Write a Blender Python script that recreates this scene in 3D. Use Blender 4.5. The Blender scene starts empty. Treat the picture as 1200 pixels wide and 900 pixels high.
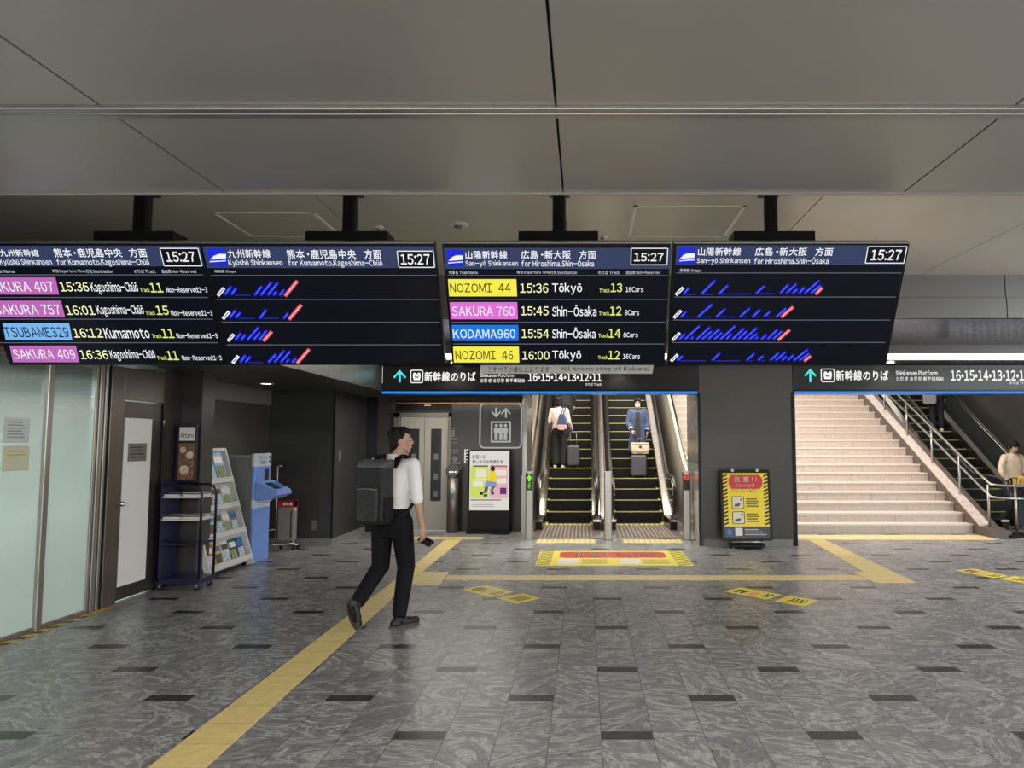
import bpy, bmesh, math, random
from mathutils import Vector, Matrix
random.seed(7)
SC = bpy.context.scene
COL = SC.collection
R = math.radians
# ------------------------------------------------------------------ camera
CAM_H, FPX, PX0, PY0, HORIZON = 1.65, 870.0, 685.0, 450.0, 518.0
TH = math.atan((HORIZON - PY0) / FPX)
cd = bpy.data.cameras.new('camera'); cam = bpy.data.objects.new('camera', cd); COL.objects.link(cam)
cam.location = (0, 0, CAM_H); cam.rotation_euler = (math.pi / 2 + TH, 0, 0)
cd.sensor_width = 36; cd.lens = FPX / 1200 * 36; cd.shift_x = -(PX0 - 600) / 1200; cd.clip_end = 200
SC.camera = cam
# ------------------------------------------------------------------ world, lights, exposure
SC.view_settings.view_transform = 'Standard'; SC.view_settings.look = 'None'
SC.view_settings.exposure = 0.0; SC.view_settings.gamma = 1; SC.view_settings.use_curve_mapping = False
w = bpy.data.worlds.new('world'); SC.world = w; w.use_nodes = True
w.node_tree.nodes['Background'].inputs[0].default_value = (0.95, 0.97, 1.0, 1)
w.node_tree.nodes['Background'].inputs[1].default_value = 1.35


def area(name, loc, rot, sx, sy, watts, color=(1, 1, 1), spread=180):
    d = bpy.data.lights.new(name, 'AREA'); d.shape = 'RECTANGLE'; d.size = sx; d.size_y = sy
    d.energy = watts; d.color = color; d.spread = R(spread)
    o = bpy.data.objects.new(name, d); COL.objects.link(o); o.location = loc; o.rotation_euler = rot
    return o


def spot(name, loc, watts, color=(1, .95, .85), ang=100, blend=.6, rot=(0, 0, 0), r=.05):
    d = bpy.data.lights.new(name, 'SPOT'); d.energy = watts; d.color = color; d.spot_size = R(ang)
    d.spot_blend = blend; d.shadow_soft_size = r
    o = bpy.data.objects.new(name, d); COL.objects.link(o); o.location = loc; o.rotation_euler = rot
    return o


# unseen area lights presumed for the concourse, behind the viewer and to the right, and the lights of the stair hall
area('concourse_light', (1.0, -3.5, 3.0), (0, 0, 0), 12, 3, 2300, (1, .97, .93))
area('concourse_light', (9.5, 5.5, 3.1), (0, R(20), 0), 2.5, 9, 900, (.93, .96, 1))
area('stair_hall_light', (4.8, 13.6, 4.7), (R(38), 0, 0), 5, 1.2, 270, (1, .9, .83))
area('stair_hall_light', (5.0, 19.0, 5.6), (0, 0, 0), 9, 5, 200, (1, .92, .85))
area('escalator_light', (0.3, 15.5, 4.8), (R(15), 0, 0), 3.5, 4, 480, (1, .95, .85))
area('elevator_lobby_light', (-2.3, 12.9, 2.42), (0, 0, 0), 2.2, .5, 40, (1, .94, .86))
area('shop_light', (-6.0, 6.0, 2.3), (0, 0, 0), 1.6, 4.5, 300, (.9, 1, .95))


# ------------------------------------------------------------------ pixel helpers: where a sight line meets a real plane
def ray(x, y):
    dx = (x - PX0) / FPX; dv = (y - PY0) / FPX
    c, s = math.cos(TH), math.sin(TH)
    return Vector((dx, c + dv * s, s - dv * c))


O0 = Vector((0, 0, CAM_H))
def G(x, y, z=0.0):
    d = ray(x, y); return O0 + d * ((z - CAM_H) / d.z)
def PY(x, y, Y):
    d = ray(x, y); return O0 + d * (Y / d.y)
def PX(x, y, X):
    d = ray(x, y); return O0 + d * (X / d.x)


# ------------------------------------------------------------------ materials
def lin(c):
    c /= 255.0
    return c / 12.92 if c <= .04045 else ((c + .055) / 1.055) ** 2.4
def S(r, g, b): return (lin(r), lin(g), lin(b), 1)


MATS = {}
def mat(name, col, rough=.5, metal=0.0, emit=None, es=1.0, noise=0.0, nscale=8.0, spec=.5, bump=0.0, stretch=(1, 1, 1), alpha=None, trans=0.0):
    if name in MATS: return MATS[name]
    m = bpy.data.materials.new(name); m.use_nodes = True; nt = m.node_tree; p = nt.nodes['Principled BSDF']
    p.inputs['Base Color'].default_value = col; p.inputs['Roughness'].default_value = rough
    p.inputs['Metallic'].default_value = metal; p.inputs['Specular IOR Level'].default_value = spec
    if trans: p.inputs['Transmission Weight'].default_value = trans
    if alpha is not None: p.inputs['Alpha'].default_value = alpha
    if emit:
        p.inputs['Emission Color'].default_value = emit; p.inputs['Emission Strength'].default_value = es
    if noise or bump:
        tc = nt.nodes.new('ShaderNodeTexCoord'); mp = nt.nodes.new('ShaderNodeMapping'); mp.inputs['Scale'].default_value = stretch
        nt.links.new(tc.outputs['Object'], mp.inputs['Vector'])
        n = nt.nodes.new('ShaderNodeTexNoise'); n.inputs['Scale'].default_value = nscale; n.inputs['Detail'].default_value = 5
        nt.links.new(mp.outputs[0], n.inputs['Vector'])
        if noise:
            r = nt.nodes.new('ShaderNodeMapRange'); r.inputs[1].default_value = .3; r.inputs[2].default_value = .7
            r.inputs[3].default_value = 1 - noise; r.inputs[4].default_value = 1 + noise
            nt.links.new(n.outputs[0], r.inputs[0])
            mx = nt.nodes.new('ShaderNodeVectorMath'); mx.operation = 'SCALE'; mx.inputs[0].default_value = col[:3]
            nt.links.new(r.outputs[0], mx.inputs['Scale']); nt.links.new(mx.outputs[0], p.inputs['Base Color'])
        if bump:
            b = nt.nodes.new('ShaderNodeBump'); b.inputs['Strength'].default_value = bump; b.inputs['Distance'].default_value = .01
            nt.links.new(n.outputs[0], b.inputs['Height']); nt.links.new(b.outputs[0], p.inputs['Normal'])
    MATS[name] = m
    return m


def em(name, r, g, b, s=1.0):
    return mat(name, (0.004, 0.004, 0.004, 1), .4, emit=S(r, g, b), es=s, spec=.15)


def math_node(nt, op, a, b=None, c=None):
    n = nt.nodes.new('ShaderNodeMath'); n.operation = op
    for i, v in enumerate((a, b, c)):
        if v is None: continue
        if isinstance(v, (int, float)): n.inputs[i].default_value = v
        else: nt.links.new(v, n.inputs[i])
    return n.outputs[0]


def floor_material():
    m = bpy.data.materials.new('polished_swirl_stone'); m.use_nodes = True; nt = m.node_tree; p = nt.nodes['Principled BSDF']
    L = nt.links.new; M = lambda op, a, b=None, c=None: math_node(nt, op, a, b, c)
    g = nt.nodes.new('ShaderNodeNewGeometry'); sp = nt.nodes.new('ShaderNodeSeparateXYZ'); L(g.outputs['Position'], sp.inputs[0])
    X, Y = sp.outputs[0], sp.outputs[1]
    u = M('DIVIDE', M('SUBTRACT', X, .24), .2925)
    ui = M('ROUND', u); uf = M('ABSOLUTE', M('SUBTRACT', u, ui))                     # 0 centre .. .5 seam
    even = M('SUBTRACT', 1, M('ABSOLUTE', M('SUBTRACT', M('MULTIPLY', M('FRACT', M('MULTIPLY', ui, .5)), 2), 0)))  # 1 on accent columns
    half = M('FRACT', M('MULTIPLY', M('ADD', ui, 400), .25))                           # accent columns: 0 or .5
    offy = M('MULTIPLY', half, 2 * .61)
    v = M('DIVIDE', M('SUBTRACT', M('SUBTRACT', Y, 4.33), offy), 1.22)
    vi = M('ROUND', v); vf = M('MULTIPLY', M('ABSOLUTE', M('SUBTRACT', v, vi)), 1.22)  # metres from the accent's centre
    accent = M('MULTIPLY', M('MULTIPLY', M('LESS_THAN', vf, .056), M('GREATER_THAN', even, .5)), M('LESS_THAN', uf, .492))
    # seams
    seamx = M('GREATER_THAN', uf, .491)
    v2 = M('DIVIDE', M('SUBTRACT', Y, 4.0), .61); vf2 = M('MULTIPLY', M('ABSOLUTE', M('SUBTRACT', v2, M('ROUND', v2))), .61)
    seamy = M('LESS_THAN', vf2, .0022)
    seamodd = M('MULTIPLY', seamy, M('LESS_THAN', even, .5))
    sa = M('MULTIPLY', M('LESS_THAN', M('ABSOLUTE', M('SUBTRACT', vf, .058)), .003), M('GREATER_THAN', even, .5))
    seam = M('MAXIMUM', M('MAXIMUM', M('MULTIPLY', seamx, 1.0), M('MULTIPLY', seamodd, .8)), sa)
    # one random number per slab
    vid = M('FLOOR', M('ADD', v2, .5))
    cx = nt.nodes.new('ShaderNodeCombineXYZ'); L(ui, cx.inputs[0]); L(vid, cx.inputs[1])
    wn = nt.nodes.new('ShaderNodeTexWhiteNoise'); wn.noise_dimensions = '2D'; L(cx.outputs[0], wn.inputs['Vector'])
    rot = nt.nodes.new('ShaderNodeVectorRotate'); rot.rotation_type = 'Z_AXIS'; L(g.outputs['Position'], rot.inputs['Vector'])
    L(M('MULTIPLY', M('SUBTRACT', wn.outputs['Value'], .5), 2.2), rot.inputs['Angle'])
    off = nt.nodes.new('ShaderNodeVectorMath'); off.operation = 'MULTIPLY_ADD'; L(wn.outputs['Color'], off.inputs[0])
    off.inputs[1].default_value = (9, 9, 9); L(rot.outputs[0], off.inputs[2])
    mp = nt.nodes.new('ShaderNodeMapping'); mp.inputs['Scale'].default_value = (1, 2.1, 1); L(off.outputs[0], mp.inputs['Vector'])
    n1 = nt.nodes.new('ShaderNodeTexNoise'); n1.inputs['Scale'].default_value = 2.0; n1.inputs['Detail'].default_value = 6
    n1.inputs['Roughness'].default_value = .6; n1.inputs['Distortion'].default_value = 2.2; L(mp.outputs[0], n1.inputs['Vector'])
    vein = M('ABSOLUTE', M('SUBTRACT', M('FRACT', M('MULTIPLY', n1.outputs[0], 4.6)), .5))  # thin bands
    rp = nt.nodes.new('ShaderNodeValToRGB'); e = rp.color_ramp.elements
    e[0].position = 0.0; e[0].color = S(180, 180, 177); e[1].position = .08; e[1].color = S(154, 154, 152)
    for pos, c in ((.17, 135), (.36, 128), (.5, 112)):
        q = rp.color_ramp.elements.new(pos); q.color = S(c, c, c - 1)
    L(vein, rp.inputs[0])
    n2 = nt.nodes.new('ShaderNodeTexNoise'); n2.inputs['Scale'].default_value = 26; n2.inputs['Detail'].default_value = 4; L(mp.outputs[0], n2.inputs['Vector'])
    tone = M('MULTIPLY', M('ADD', .79, M('MULTIPLY', n2.outputs[0], .5)), M('ADD', .9, M('MULTIPLY', wn.outputs['Value'], .2)))
    sc = nt.nodes.new('ShaderNodeVectorMath'); sc.operation = 'SCALE'; L(rp.outputs[0], sc.inputs[0]); L(tone, sc.inputs['Scale'])
    def mix(fac, a, col):
        x = nt.nodes.new('ShaderNodeMix'); x.data_type = 'RGBA'; L(fac, x.inputs[0]); L(a, x.inputs[6]); x.inputs[7].default_value = col
        return x.outputs[2]
    c = mix(accent, sc.outputs[0], S(50, 50, 47)); c = mix(M('MULTIPLY', seam, .75), c, S(52, 52, 50))
    L(c, p.inputs['Base Color'])
    L(M('ADD', .2, M('MULTIPLY', n2.outputs[0], .22)), p.inputs['Roughness'])
    p.inputs['Specular IOR Level'].default_value = .5
    return m


def tile_material(name, col, tx, tz, x0=0, z0=0, rough=.32, axis=0, seam=.45, noise=.28):
    """dark stone cladding with fine joints; axis 0: joints along X and Z, 1: along Y and Z"""
    m = bpy.data.materials.new(name); m.use_nodes = True; nt = m.node_tree; p = nt.nodes['Principled BSDF']
    L = nt.links.new; M = lambda op, a, b=None: math_node(nt, op, a, b)
    g = nt.nodes.new('ShaderNodeNewGeometry'); sp = nt.nodes.new('ShaderNodeSeparateXYZ'); L(g.outputs['Position'], sp.inputs[0])
    u = M('DIVIDE', M('SUBTRACT', sp.outputs[axis], x0), tx); v = M('DIVIDE', M('SUBTRACT', sp.outputs[2], z0), tz)
    fu = M('MULTIPLY', M('ABSOLUTE', M('SUBTRACT', u, M('ROUND', u))), tx); fv = M('MULTIPLY', M('ABSOLUTE', M('SUBTRACT', v, M('ROUND', v))), tz)
    s = M('MAXIMUM', M('LESS_THAN', fu, .0035), M('LESS_THAN', fv, .0035))
    n = nt.nodes.new('ShaderNodeTexNoise'); n.inputs['Scale'].default_value = 5; n.inputs['Detail'].default_value = 8; n.inputs['Roughness'].default_value = .7
    n.inputs['Distortion'].default_value = .8; L(g.outputs['Position'], n.inputs['Vector'])
    k = M('MULTIPLY', M('ADD', 1 - noise, M('MULTIPLY', n.outputs[0], 2 * noise)), M('SUBTRACT', 1, M('MULTIPLY', s, seam)))
    sc = nt.nodes.new('ShaderNodeVectorMath'); sc.operation = 'SCALE'; sc.inputs[0].default_value = col[:3]; L(k, sc.inputs['Scale'])
    L(sc.outputs[0], p.inputs['Base Color']); L(M('ADD', rough - .08, M('MULTIPLY', n.outputs[0], .16)), p.inputs['Roughness'])
    return m


def tactile_material():
    m = bpy.data.materials.new('tactile_yellow'); m.use_nodes = True; nt = m.node_tree; p = nt.nodes['Principled BSDF']
    L = nt.links.new; M = lambda op, a, b=None: math_node(nt, op, a, b)
    g = nt.nodes.new('ShaderNodeNewGeometry'); sp = nt.nodes.new('ShaderNodeSeparateXYZ'); L(g.outputs['Position'], sp.inputs[0])
    v = M('DIVIDE', sp.outputs[1], .3); fv = M('MULTIPLY', M('ABSOLUTE', M('SUBTRACT', v, M('ROUND', v))), .3)
    s = M('LESS_THAN', fv, .003)
    n = nt.nodes.new('ShaderNodeTexNoise'); n.inputs['Scale'].default_value = 14; n.inputs['Detail'].default_value = 6; L(g.outputs['Position'], n.inputs['Vector'])
    k = M('MULTIPLY', M('ADD', .82, M('MULTIPLY', n.outputs[0], .36)), M('SUBTRACT', 1, M('MULTIPLY', s, .4)))
    sc = nt.nodes.new('ShaderNodeVectorMath'); sc.operation = 'SCALE'; sc.inputs[0].default_value = S(226, 202, 132)[:3]; L(k, sc.inputs['Scale'])
    L(sc.outputs[0], p.inputs['Base Color']); p.inputs['Roughness'].default_value = .5
    return m


M_FLOOR = floor_material(); M_TACT = tactile_material()
M_CEIL = mat('satin_ceiling_metal', S(168, 164, 157), .36, .45, noise=.03, nscale=1.5)
M_CEIL2 = mat('upper_ceiling_metal', S(206, 198, 184), .34, .15, noise=.03, nscale=1.5)
M_MIRR = mat('glossy_soffit_metal', S(128, 126, 134), .2, .9)
M_DARKGAP = mat('joint_black', S(20, 20, 20), .7)
M_STEEL = mat('brushed_steel', S(170, 168, 162), .3, .9, noise=.06, nscale=30, stretch=(1, 1, .05))
M_POL = mat('polished_steel', S(205, 200, 190), .12, 1.0, noise=.1, nscale=7)
M_BLACK = mat('black_plastic', S(15, 15, 17), .4, spec=.25)
M_BLKMET = mat('black_painted_metal', S(11, 11, 13), .35, 0, spec=.25)
M_WALL = tile_material('dark_stone_cladding', S(60, 57, 51), 1.52, .55, 1.85, .145)
M_WALLY = tile_material('dark_stone_cladding_side', S(62, 61, 58), 1.2, .62, 8.9, .35, axis=1)
M_ALC = tile_material('alcove_stone_cladding', S(60, 60, 58), 1.06, .62, -4.07, .35)
M_BASE = mat('granite_skirting', S(120, 120, 118), .4, noise=.25, nscale=30)
M_SIGN = mat('sign_panel_black', S(33, 32, 30), .3, 0, spec=.3)
M_WHITE = mat('white_paint', S(225, 225, 222), .45)
M_PAPER = mat('paper', S(228, 228, 220), .6)
M_YEL = mat('sign_yellow', S(240, 214, 40), .4)
M_RED = mat('sign_red', S(206, 40, 42), .4)
M_INK = mat('black_ink', S(20, 20, 20), .5)
M_GREYINK = mat('grey_ink', S(120, 120, 116), .5)
M_RUBBER = mat('black_rubber', S(16, 16, 16), .5)


# ------------------------------------------------------------------ mesh building
WM = {}
class MB:
    def __init__(s): s.v = []; s.f = []; s.mi = []; s.cur = 0; s.sm = []; s.smooth = False
    def add(s, vs, fs, smooth=None):
        b = len(s.v); s.v += [Vector(p) for p in vs]
        for f in fs:
            s.f.append([b + i for i in f]); s.mi.append(s.cur); s.sm.append(s.smooth if smooth is None else smooth)
        return s
    def m(s, i): s.cur = i; return s
    def box(s, x0, x1, y0, y1, z0, z1, T=None):
        vs = [Vector((x, y, z)) for z in (z0, z1) for y in (y0, y1) for x in (x0, x1)]
        if T: vs = [T @ p for p in vs]
        return s.add(vs, [(0, 2, 3, 1), (4, 5, 7, 6), (0, 1, 5, 4), (1, 3, 7, 5), (3, 2, 6, 7), (2, 0, 4, 6)], False)
    def rbox(s, x0, x1, y0, y1, z0, z1, r, T=None, n=3, axis='z'):
        """box with rounded upright edges (axis = the edges' direction)"""
        if axis == 'z': a0, a1, b0, b1 = x0, x1, y0, y1
        elif axis == 'y': a0, a1, b0, b1 = x0, x1, z0, z1
        else: a0, a1, b0, b1 = y0, y1, z0, z1
        P = rrect(a0, a1, b0, b1, r, n)
        if axis == 'z': lo = [(a, b, z0) for a, b in P]; hi = [(a, b, z1) for a, b in P]
        elif axis == 'y': lo = [(a, y1, b) for a, b in P]; hi = [(a, y0, b) for a, b in P]
        else: lo = [(x0, a, b) for a, b in P]; hi = [(x1, a, b) for a, b in P]
        return s.loft_pts([lo, hi], T)
    def loft_pts(s, rings, T=None, cap=True, smooth=False):
        n = len(rings[0]); vs = [Vector(p) for r in rings for p in r]
        if T: vs = [T @ p for p in vs]
        fs = []
        for k in range(len(rings) - 1):
            for i in range(n):
                j = (i + 1) % n; fs.append((k * n + i, k * n + j, (k + 1) * n + j, (k + 1) * n + i))
        b = len(s.v); s.add(vs, fs, smooth)
        if cap:
            s.f.append([b + i for i in range(n)][::-1]); s.mi.append(s.cur); s.sm.append(False)
            s.f.append([b + (len(rings) - 1) * n + i for i in range(n)]); s.mi.append(s.cur); s.sm.append(False)
        return s
    def cyl(s, p0, p1, r0, r1=None, n=16, cap=True):
        p0, p1 = Vector(p0), Vector(p1); r1 = r0 if r1 is None else r1
        q = (p1 - p0).to_track_quat('Z', 'Y').to_matrix()
        ring = lambda p, r: [p + q @ Vector((math.cos(2 * math.pi * i / n) * r, math.sin(2 * math.pi * i / n) * r, 0)) for i in range(n)]
        return s.loft_pts([ring(p0, r0), ring(p1, r1)], None, cap, True)
    def tube(s, pts, r, n=10):
        pts = [Vector(p) for p in pts]; rings = []
        up = Vector((0, 0, 1))
        for i, p in enumerate(pts):
            t = (pts[min(i + 1, len(pts) - 1)] - pts[max(i - 1, 0)]).normalized()
            a = t.cross(up if abs(t.z) < .95 else Vector((0, 1, 0)))
            if rings and a.dot(pa) < 0: a = -a
            a.normalize(); pa = a; b = t.cross(a)
            rr = r[i] if isinstance(r, (list, tuple)) else r
            rings.append([p + a * math.cos(2 * math.pi * k / n) * rr + b * math.sin(2 * math.pi * k / n) * rr for k in range(n)])
        return s.loft_pts(rings, None, True, True)
    def prism(s, poly, d):
        """extrude a planar polygon (3D points) by the vector d"""
        d = Vector(d); a = [Vector(p) for p in poly]
        return s.loft_pts([a, [p + d for p in a]])
    def face(s, pts): return s.add(pts, [tuple(range(len(pts)))], False)
    def ell(s, c, r, T=None, n=16, m=10):
        vs = []; c = Vector(c); r = (r, r, r) if isinstance(r, (int, float)) else r
        for k in range(1, m):
            a = math.pi * k / m
            for i in range(n):
                t = 2 * math.pi * i / n; vs.append(Vector((math.sin(a) * math.cos(t) * r[0], math.sin(a) * math.sin(t) * r[1], math.cos(a) * r[2])))
        vs.append(Vector((0, 0, r[2]))); vs.append(Vector((0, 0, -r[2])))
        vs = [c + ((T @ v) if T else v) for v in vs]
        fs = [((k * n + i), (k + 1) * n + i, (k + 1) * n + (i + 1) % n, k * n + (i + 1) % n) for k in range(m - 2) for i in range(n)]
        top, bot = (m - 1) * n, (m - 1) * n + 1
        fs += [(top, i, (i + 1) % n) for i in range(n)] + [(bot, (m - 2) * n + (i + 1) % n, (m - 2) * n + i) for i in range(n)]
        return s.add(vs, fs, True)
    def cap(s, p0, p1, r0, r1=None):
        r1 = r0 if r1 is None else r1; s.ell(p0, r0, None, 12, 8); s.ell(p1, r1, None, 12, 8); return s.cyl(p0, p1, r0, r1, 12)
    def loft(s, rings, n=24, T=None):
        """rings: (cx, cy, z, rx, ry)"""
        return s.loft_pts([[(cx + rx * math.cos(2 * math.pi * i / n), cy + ry * math.sin(2 * math.pi * i / n), z) for i in range(n)] for cx, cy, z, rx, ry in rings], T, True, True)
    def xf(s, T): s.v = [T @ p for p in s.v]; return s
    def build(s, name, mats, parent=None, base=None, bevel=0, voxel=0, smooth_it=0, sub=0):
        me = bpy.data.meshes.new(name); mats = mats if isinstance(mats, (list, tuple)) else [mats]
        if parent is not None: T = WM[parent].inverted(); W = WM[parent]
        else:
            if base is None:
                xs = [p.x for p in s.v]; ys = [p.y for p in s.v]; zs = [p.z for p in s.v]
                base = ((min(xs) + max(xs)) / 2, (min(ys) + max(ys)) / 2, min(zs))
            W = Matrix.Translation(base); T = W.inverted()
        me.from_pydata([T @ p for p in s.v], [], s.f)
        for mt in mats: me.materials.append(mt)
        for p, i, q in zip(me.polygons, s.mi, s.sm): p.material_index = i; p.use_smooth = q
        if len(s.f) < 4000:
            bm = bmesh.new(); bm.from_mesh(me); bmesh.ops.recalc_face_normals(bm, faces=bm.faces); bm.to_mesh(me); bm.free()
        o = bpy.data.objects.new(name, me); COL.objects.link(o)
        if parent is not None: o.parent = parent
        else: o.matrix_world = W
        WM[o] = W.copy()
        if voxel:
            mo = o.modifiers.new('r', 'REMESH'); mo.mode = 'VOXEL'; mo.voxel_size = voxel; mo.use_smooth_shade = True
            if smooth_it:
                sm = o.modifiers.new('s', 'SMOOTH'); sm.iterations = smooth_it; sm.factor = .5
            bpy.context.view_layer.update()
            nm = bpy.data.meshes.new_from_object(o.evaluated_get(bpy.context.evaluated_depsgraph_get()))
            o.modifiers.clear(); o.data = nm; bpy.data.meshes.remove(me); nm.name = name
            if not nm.materials: nm.materials.append(mats[0])
            for p in nm.polygons: p.use_smooth = True
        if bevel:
            b = o.modifiers.new('bevel', 'BEVEL'); b.width = bevel; b.segments = 2; b.limit_method = 'ANGLE'; b.angle_limit = R(50)
        return o


def rrect(a0, a1, b0, b1, r, n=4):
    P = []
    for cx, cy, t0 in ((a1 - r, b0 + r, -90), (a1 - r, b1 - r, 0), (a0 + r, b1 - r, 90), (a0 + r, b0 + r, 180)):
        for i in range(n + 1):
            t = R(t0 + 90 * i / n); P.append((cx + r * math.cos(t), cy + r * math.sin(t)))
    return P


def tag(o, label=None, cat=None, group=None, kind=None):
    if label: o['label'] = label
    if cat: o['category'] = cat
    if group: o['group'] = group
    if kind: o['kind'] = kind
    return o
def thing(name, label, cat, loc, rz=0, group=None):
    o = bpy.data.objects.new(name, None); COL.objects.link(o); o.empty_display_size = .1
    o.location = loc; o.rotation_euler = (0, 0, rz); WM[o] = Matrix.Translation(loc) @ Matrix.Rotation(rz, 4, 'Z')
    return tag(o, label, cat, group)
def struct(name, mb, m, **k):
    o = mb.build(name, m, **k); o['kind'] = 'structure'; return o


# ------------------------------------------------------------------ lettering
GL = {}
FULL = {c: chr(ord(c) + 0xFEE0) for c in map(chr, range(33, 127))}
def glyph(ch):
    if ch in GL: return GL[ch]
    c = bpy.data.curves.new('g', 'FONT'); c.body = FULL.get(ch, ch); c.resolution_u = 2
    o = bpy.data.objects.new('g', c); COL.objects.link(o); bpy.context.view_layer.update()
    me = bpy.data.meshes.new_from_object(o.evaluated_get(bpy.context.evaluated_depsgraph_get()))
    vs = [(v.co.x, v.co.y) for v in me.vertices]; fs = [tuple(p.vertices) for p in me.polygons]
    bpy.data.objects.remove(o); bpy.data.curves.remove(c); bpy.data.meshes.remove(me)
    GL[ch] = (vs, fs); return GL[ch]
def layout(s, bold=.012):
    """2D vertices and faces of one line of text, unit em"""
    V = []; F = []; x = 0
    for ch in s:
        if ch == ' ': x += .3; continue
        if ch == '　': x += .8; continue
        vs, fs = glyph(ch)
        if not vs: x += .3; continue
        x0 = min(v[0] for v in vs); x1 = max(v[0] for v in vs)
        cjk = ord(ch) > 0x2E80 or ch == '・'
        if cjk: ox = x + (1.0 - (x1 - x0)) / 2 - x0 if ch != '・' else x + .25 - x0
        else: ox = x + .035 - x0
        for dx, dy in (((0, 0),) if bold == 0 else ((-bold, 0), (bold, 0), (0, bold), (0, -bold))):
            b = len(V); V += [(vx + ox + dx, vy + dy) for vx, vy in vs]; F += [tuple(b + i for i in f) for f in fs]
        x += (1.04 if ch != '・' else .6) if cjk else (x1 - x0) + .11
    return V, F


class Frame:
    """a real plane in the place: origin, right, up, outward normal"""
    def __init__(s, O, U, V):
        s.O = Vector(O); s.U = Vector(U).normalized(); s.V = Vector(V).normalized(); s.N = s.U.cross(s.V)
    def at(s, u, v, e=0): return s.O + s.U * u + s.V * v + s.N * e
    def px(s, x, y):
        d = ray(x, y); t = (s.O - O0).dot(s.N) / d.dot(s.N); p = O0 + d * t - s.O
        return p.dot(s.U), p.dot(s.V)
    def text(s, name, string, m, parent, u0, v0, u1, v1, e=.002, bold=.012, label=None, keep=False):
        V, F = layout(string, bold)
        xs = [p[0] for p in V]; ys = [p[1] for p in V]; a, b, c, d = min(xs), max(xs), min(ys), max(ys)
        if keep:                                             # keep the letters' own proportions, centred in the box
            k = min((u1 - u0) / (b - a), (v1 - v0) / (d - c)); um, vm = (u0 + u1) / 2, (v0 + v1) / 2
            f = lambda p: (um + (p[0] - (a + b) / 2) * k, vm + (p[1] - (c + d) / 2) * k)
        else: f = lambda p: (u0 + (p[0] - a) / (b - a) * (u1 - u0), v0 + (p[1] - c) / (d - c) * (v1 - v0))
        o = MB().add([s.at(*f(p), e) for p in V], F).build(name, m, parent)
        if label: o['label'] = label
        return o
    def ptext(s, name, string, m, parent, x0, y0, x1, y1, **k):
        u0, v0 = s.px(x0, (y0 + y1) / 2); u1, _ = s.px(x1, (y0 + y1) / 2); xm = (x0 + x1) / 2
        return s.text(name, string, m, parent, u0, s.px(xm, y1)[1], u1, s.px(xm, y0)[1], **k)
    def slab(s, mb, poly, e0, e1):
        P = [s.at(u, v, e0) for u, v in poly]; return mb.loft_pts([P, [p + s.N * (e1 - e0) for p in P]])
    def rect(s, name, m, parent, u0, v0, u1, v1, e0=0, e1=.0012, r=0, mb=None):
        q = mb or MB(); s.slab(q, rrect(u0, u1, v0, v1, r, 4) if r else [(u0, v0), (u1, v0), (u1, v1), (u0, v1)], e0, e1)
        return q if mb else q.build(name, m, parent)
    def prect(s, name, m, parent, x0, y0, x1, y1, **k):
        ym, xm = (y0 + y1) / 2, (x0 + x1) / 2
        return s.rect(name, m, parent, s.px(x0, ym)[0], s.px(xm, y1)[1], s.px(x1, ym)[0], s.px(xm, y0)[1], **k)
    def ppoly(s, name, m, parent, pts, e0=0, e1=.0012):
        q = MB(); s.slab(q, [s.px(*p) for p in pts], e0, e1); return q.build(name, m, parent)
# ================================================================== STRUCTURE
Z1, Z2, Z3, ZS = 3.16, 3.65, 3.125, 2.49
struct('floor', MB().box(-14, 14, -8, 26, -.2, 0), M_FLOOR)
# near ceiling: satin metal panels with open joints under a dark void
jx = [-14, -8.36, -6.3, -4.24, -2.18, -.129, 1.936, 4.0, 6.06, 8.12, 14]
q = MB()
for a, b in zip(jx, jx[1:]):
    for y0, y1 in ((-8, -1.6), (-1.594, 3.225), (3.345, 4.40)):
        q.box(a + .006, b - .006, y0, y1, Z1, Z1 + .04)
struct('ceiling', q, M_CEIL)
struct('ceiling_void', MB().box(-14, 14, -8, 4.40, Z1 + .04, Z2 + .3), M_DARKGAP)
struct('trim_1', MB().box(-14, 14, 4.40, 4.425, Z1 - .012, Z2 + .2), M_CEIL)
# long track let into the near ceiling
q = MB(); q.box(-14, 14, 3.228, 3.268, Z1 - .02, Z1 + .05).m(1).box(-14, 14, 3.268, 3.296, Z1 + .004, Z1 + .05).m(0).box(-14, 14, 3.296, 3.342, Z1 - .014, Z1 + .05)
struct('trim_2', q, [M_STEEL, M_DARKGAP], bevel=.006)
# upper ceiling behind the step
jx = [-14, -9.0, -6.95, -4.89, -2.2, -.17, 1.945, 4.02, 6.09, 8.16, 14]
q = MB()
for a, b in zip(jx, jx[1:]):
    for y0, y1 in ((4.425, 7.288), (7.292, 8.78)):
        q.box(a + .005, b - .005, y0, y1, Z2, Z2 + .04)
struct('ceiling_upper', q, M_CEIL2)
struct('ceiling_upper_void', MB().box(-14, 14, 4.425, 12.4, Z2 + .04, Z2 + .3), M_DARKGAP)
q = MB()
for a, b in zip([-14, -5.26, -3.2, -1.14, .92, 2.98, 5.04, 7.1, 9.16], [-5.26, -3.2, -1.14, .92, 2.98, 5.04, 7.1, 9.16, 14]):
    q.box(a + .006, b - .006, 8.78, 8.84, 3.375, Z2); q.box(a + .006, b - .006, 8.76, 8.84, Z3, 3.369)
struct('trim_3', q, mat('riser_metal', S(128, 128, 125), .35, .5))
struct('ceiling_soffit', MB().box(-14, 14, 8.8, 11.2, Z3, Z3 + .05), M_MIRR)
q = MB(); q.box(-14, 14, 11.2, 11.26, 2.994, Z3 + .05)
struct('trim_4', q, mat('riser_dark', S(92, 90, 86), .4, .4))
def slope(y): return 2.994 - .124 * (y - 11.2)
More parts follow.
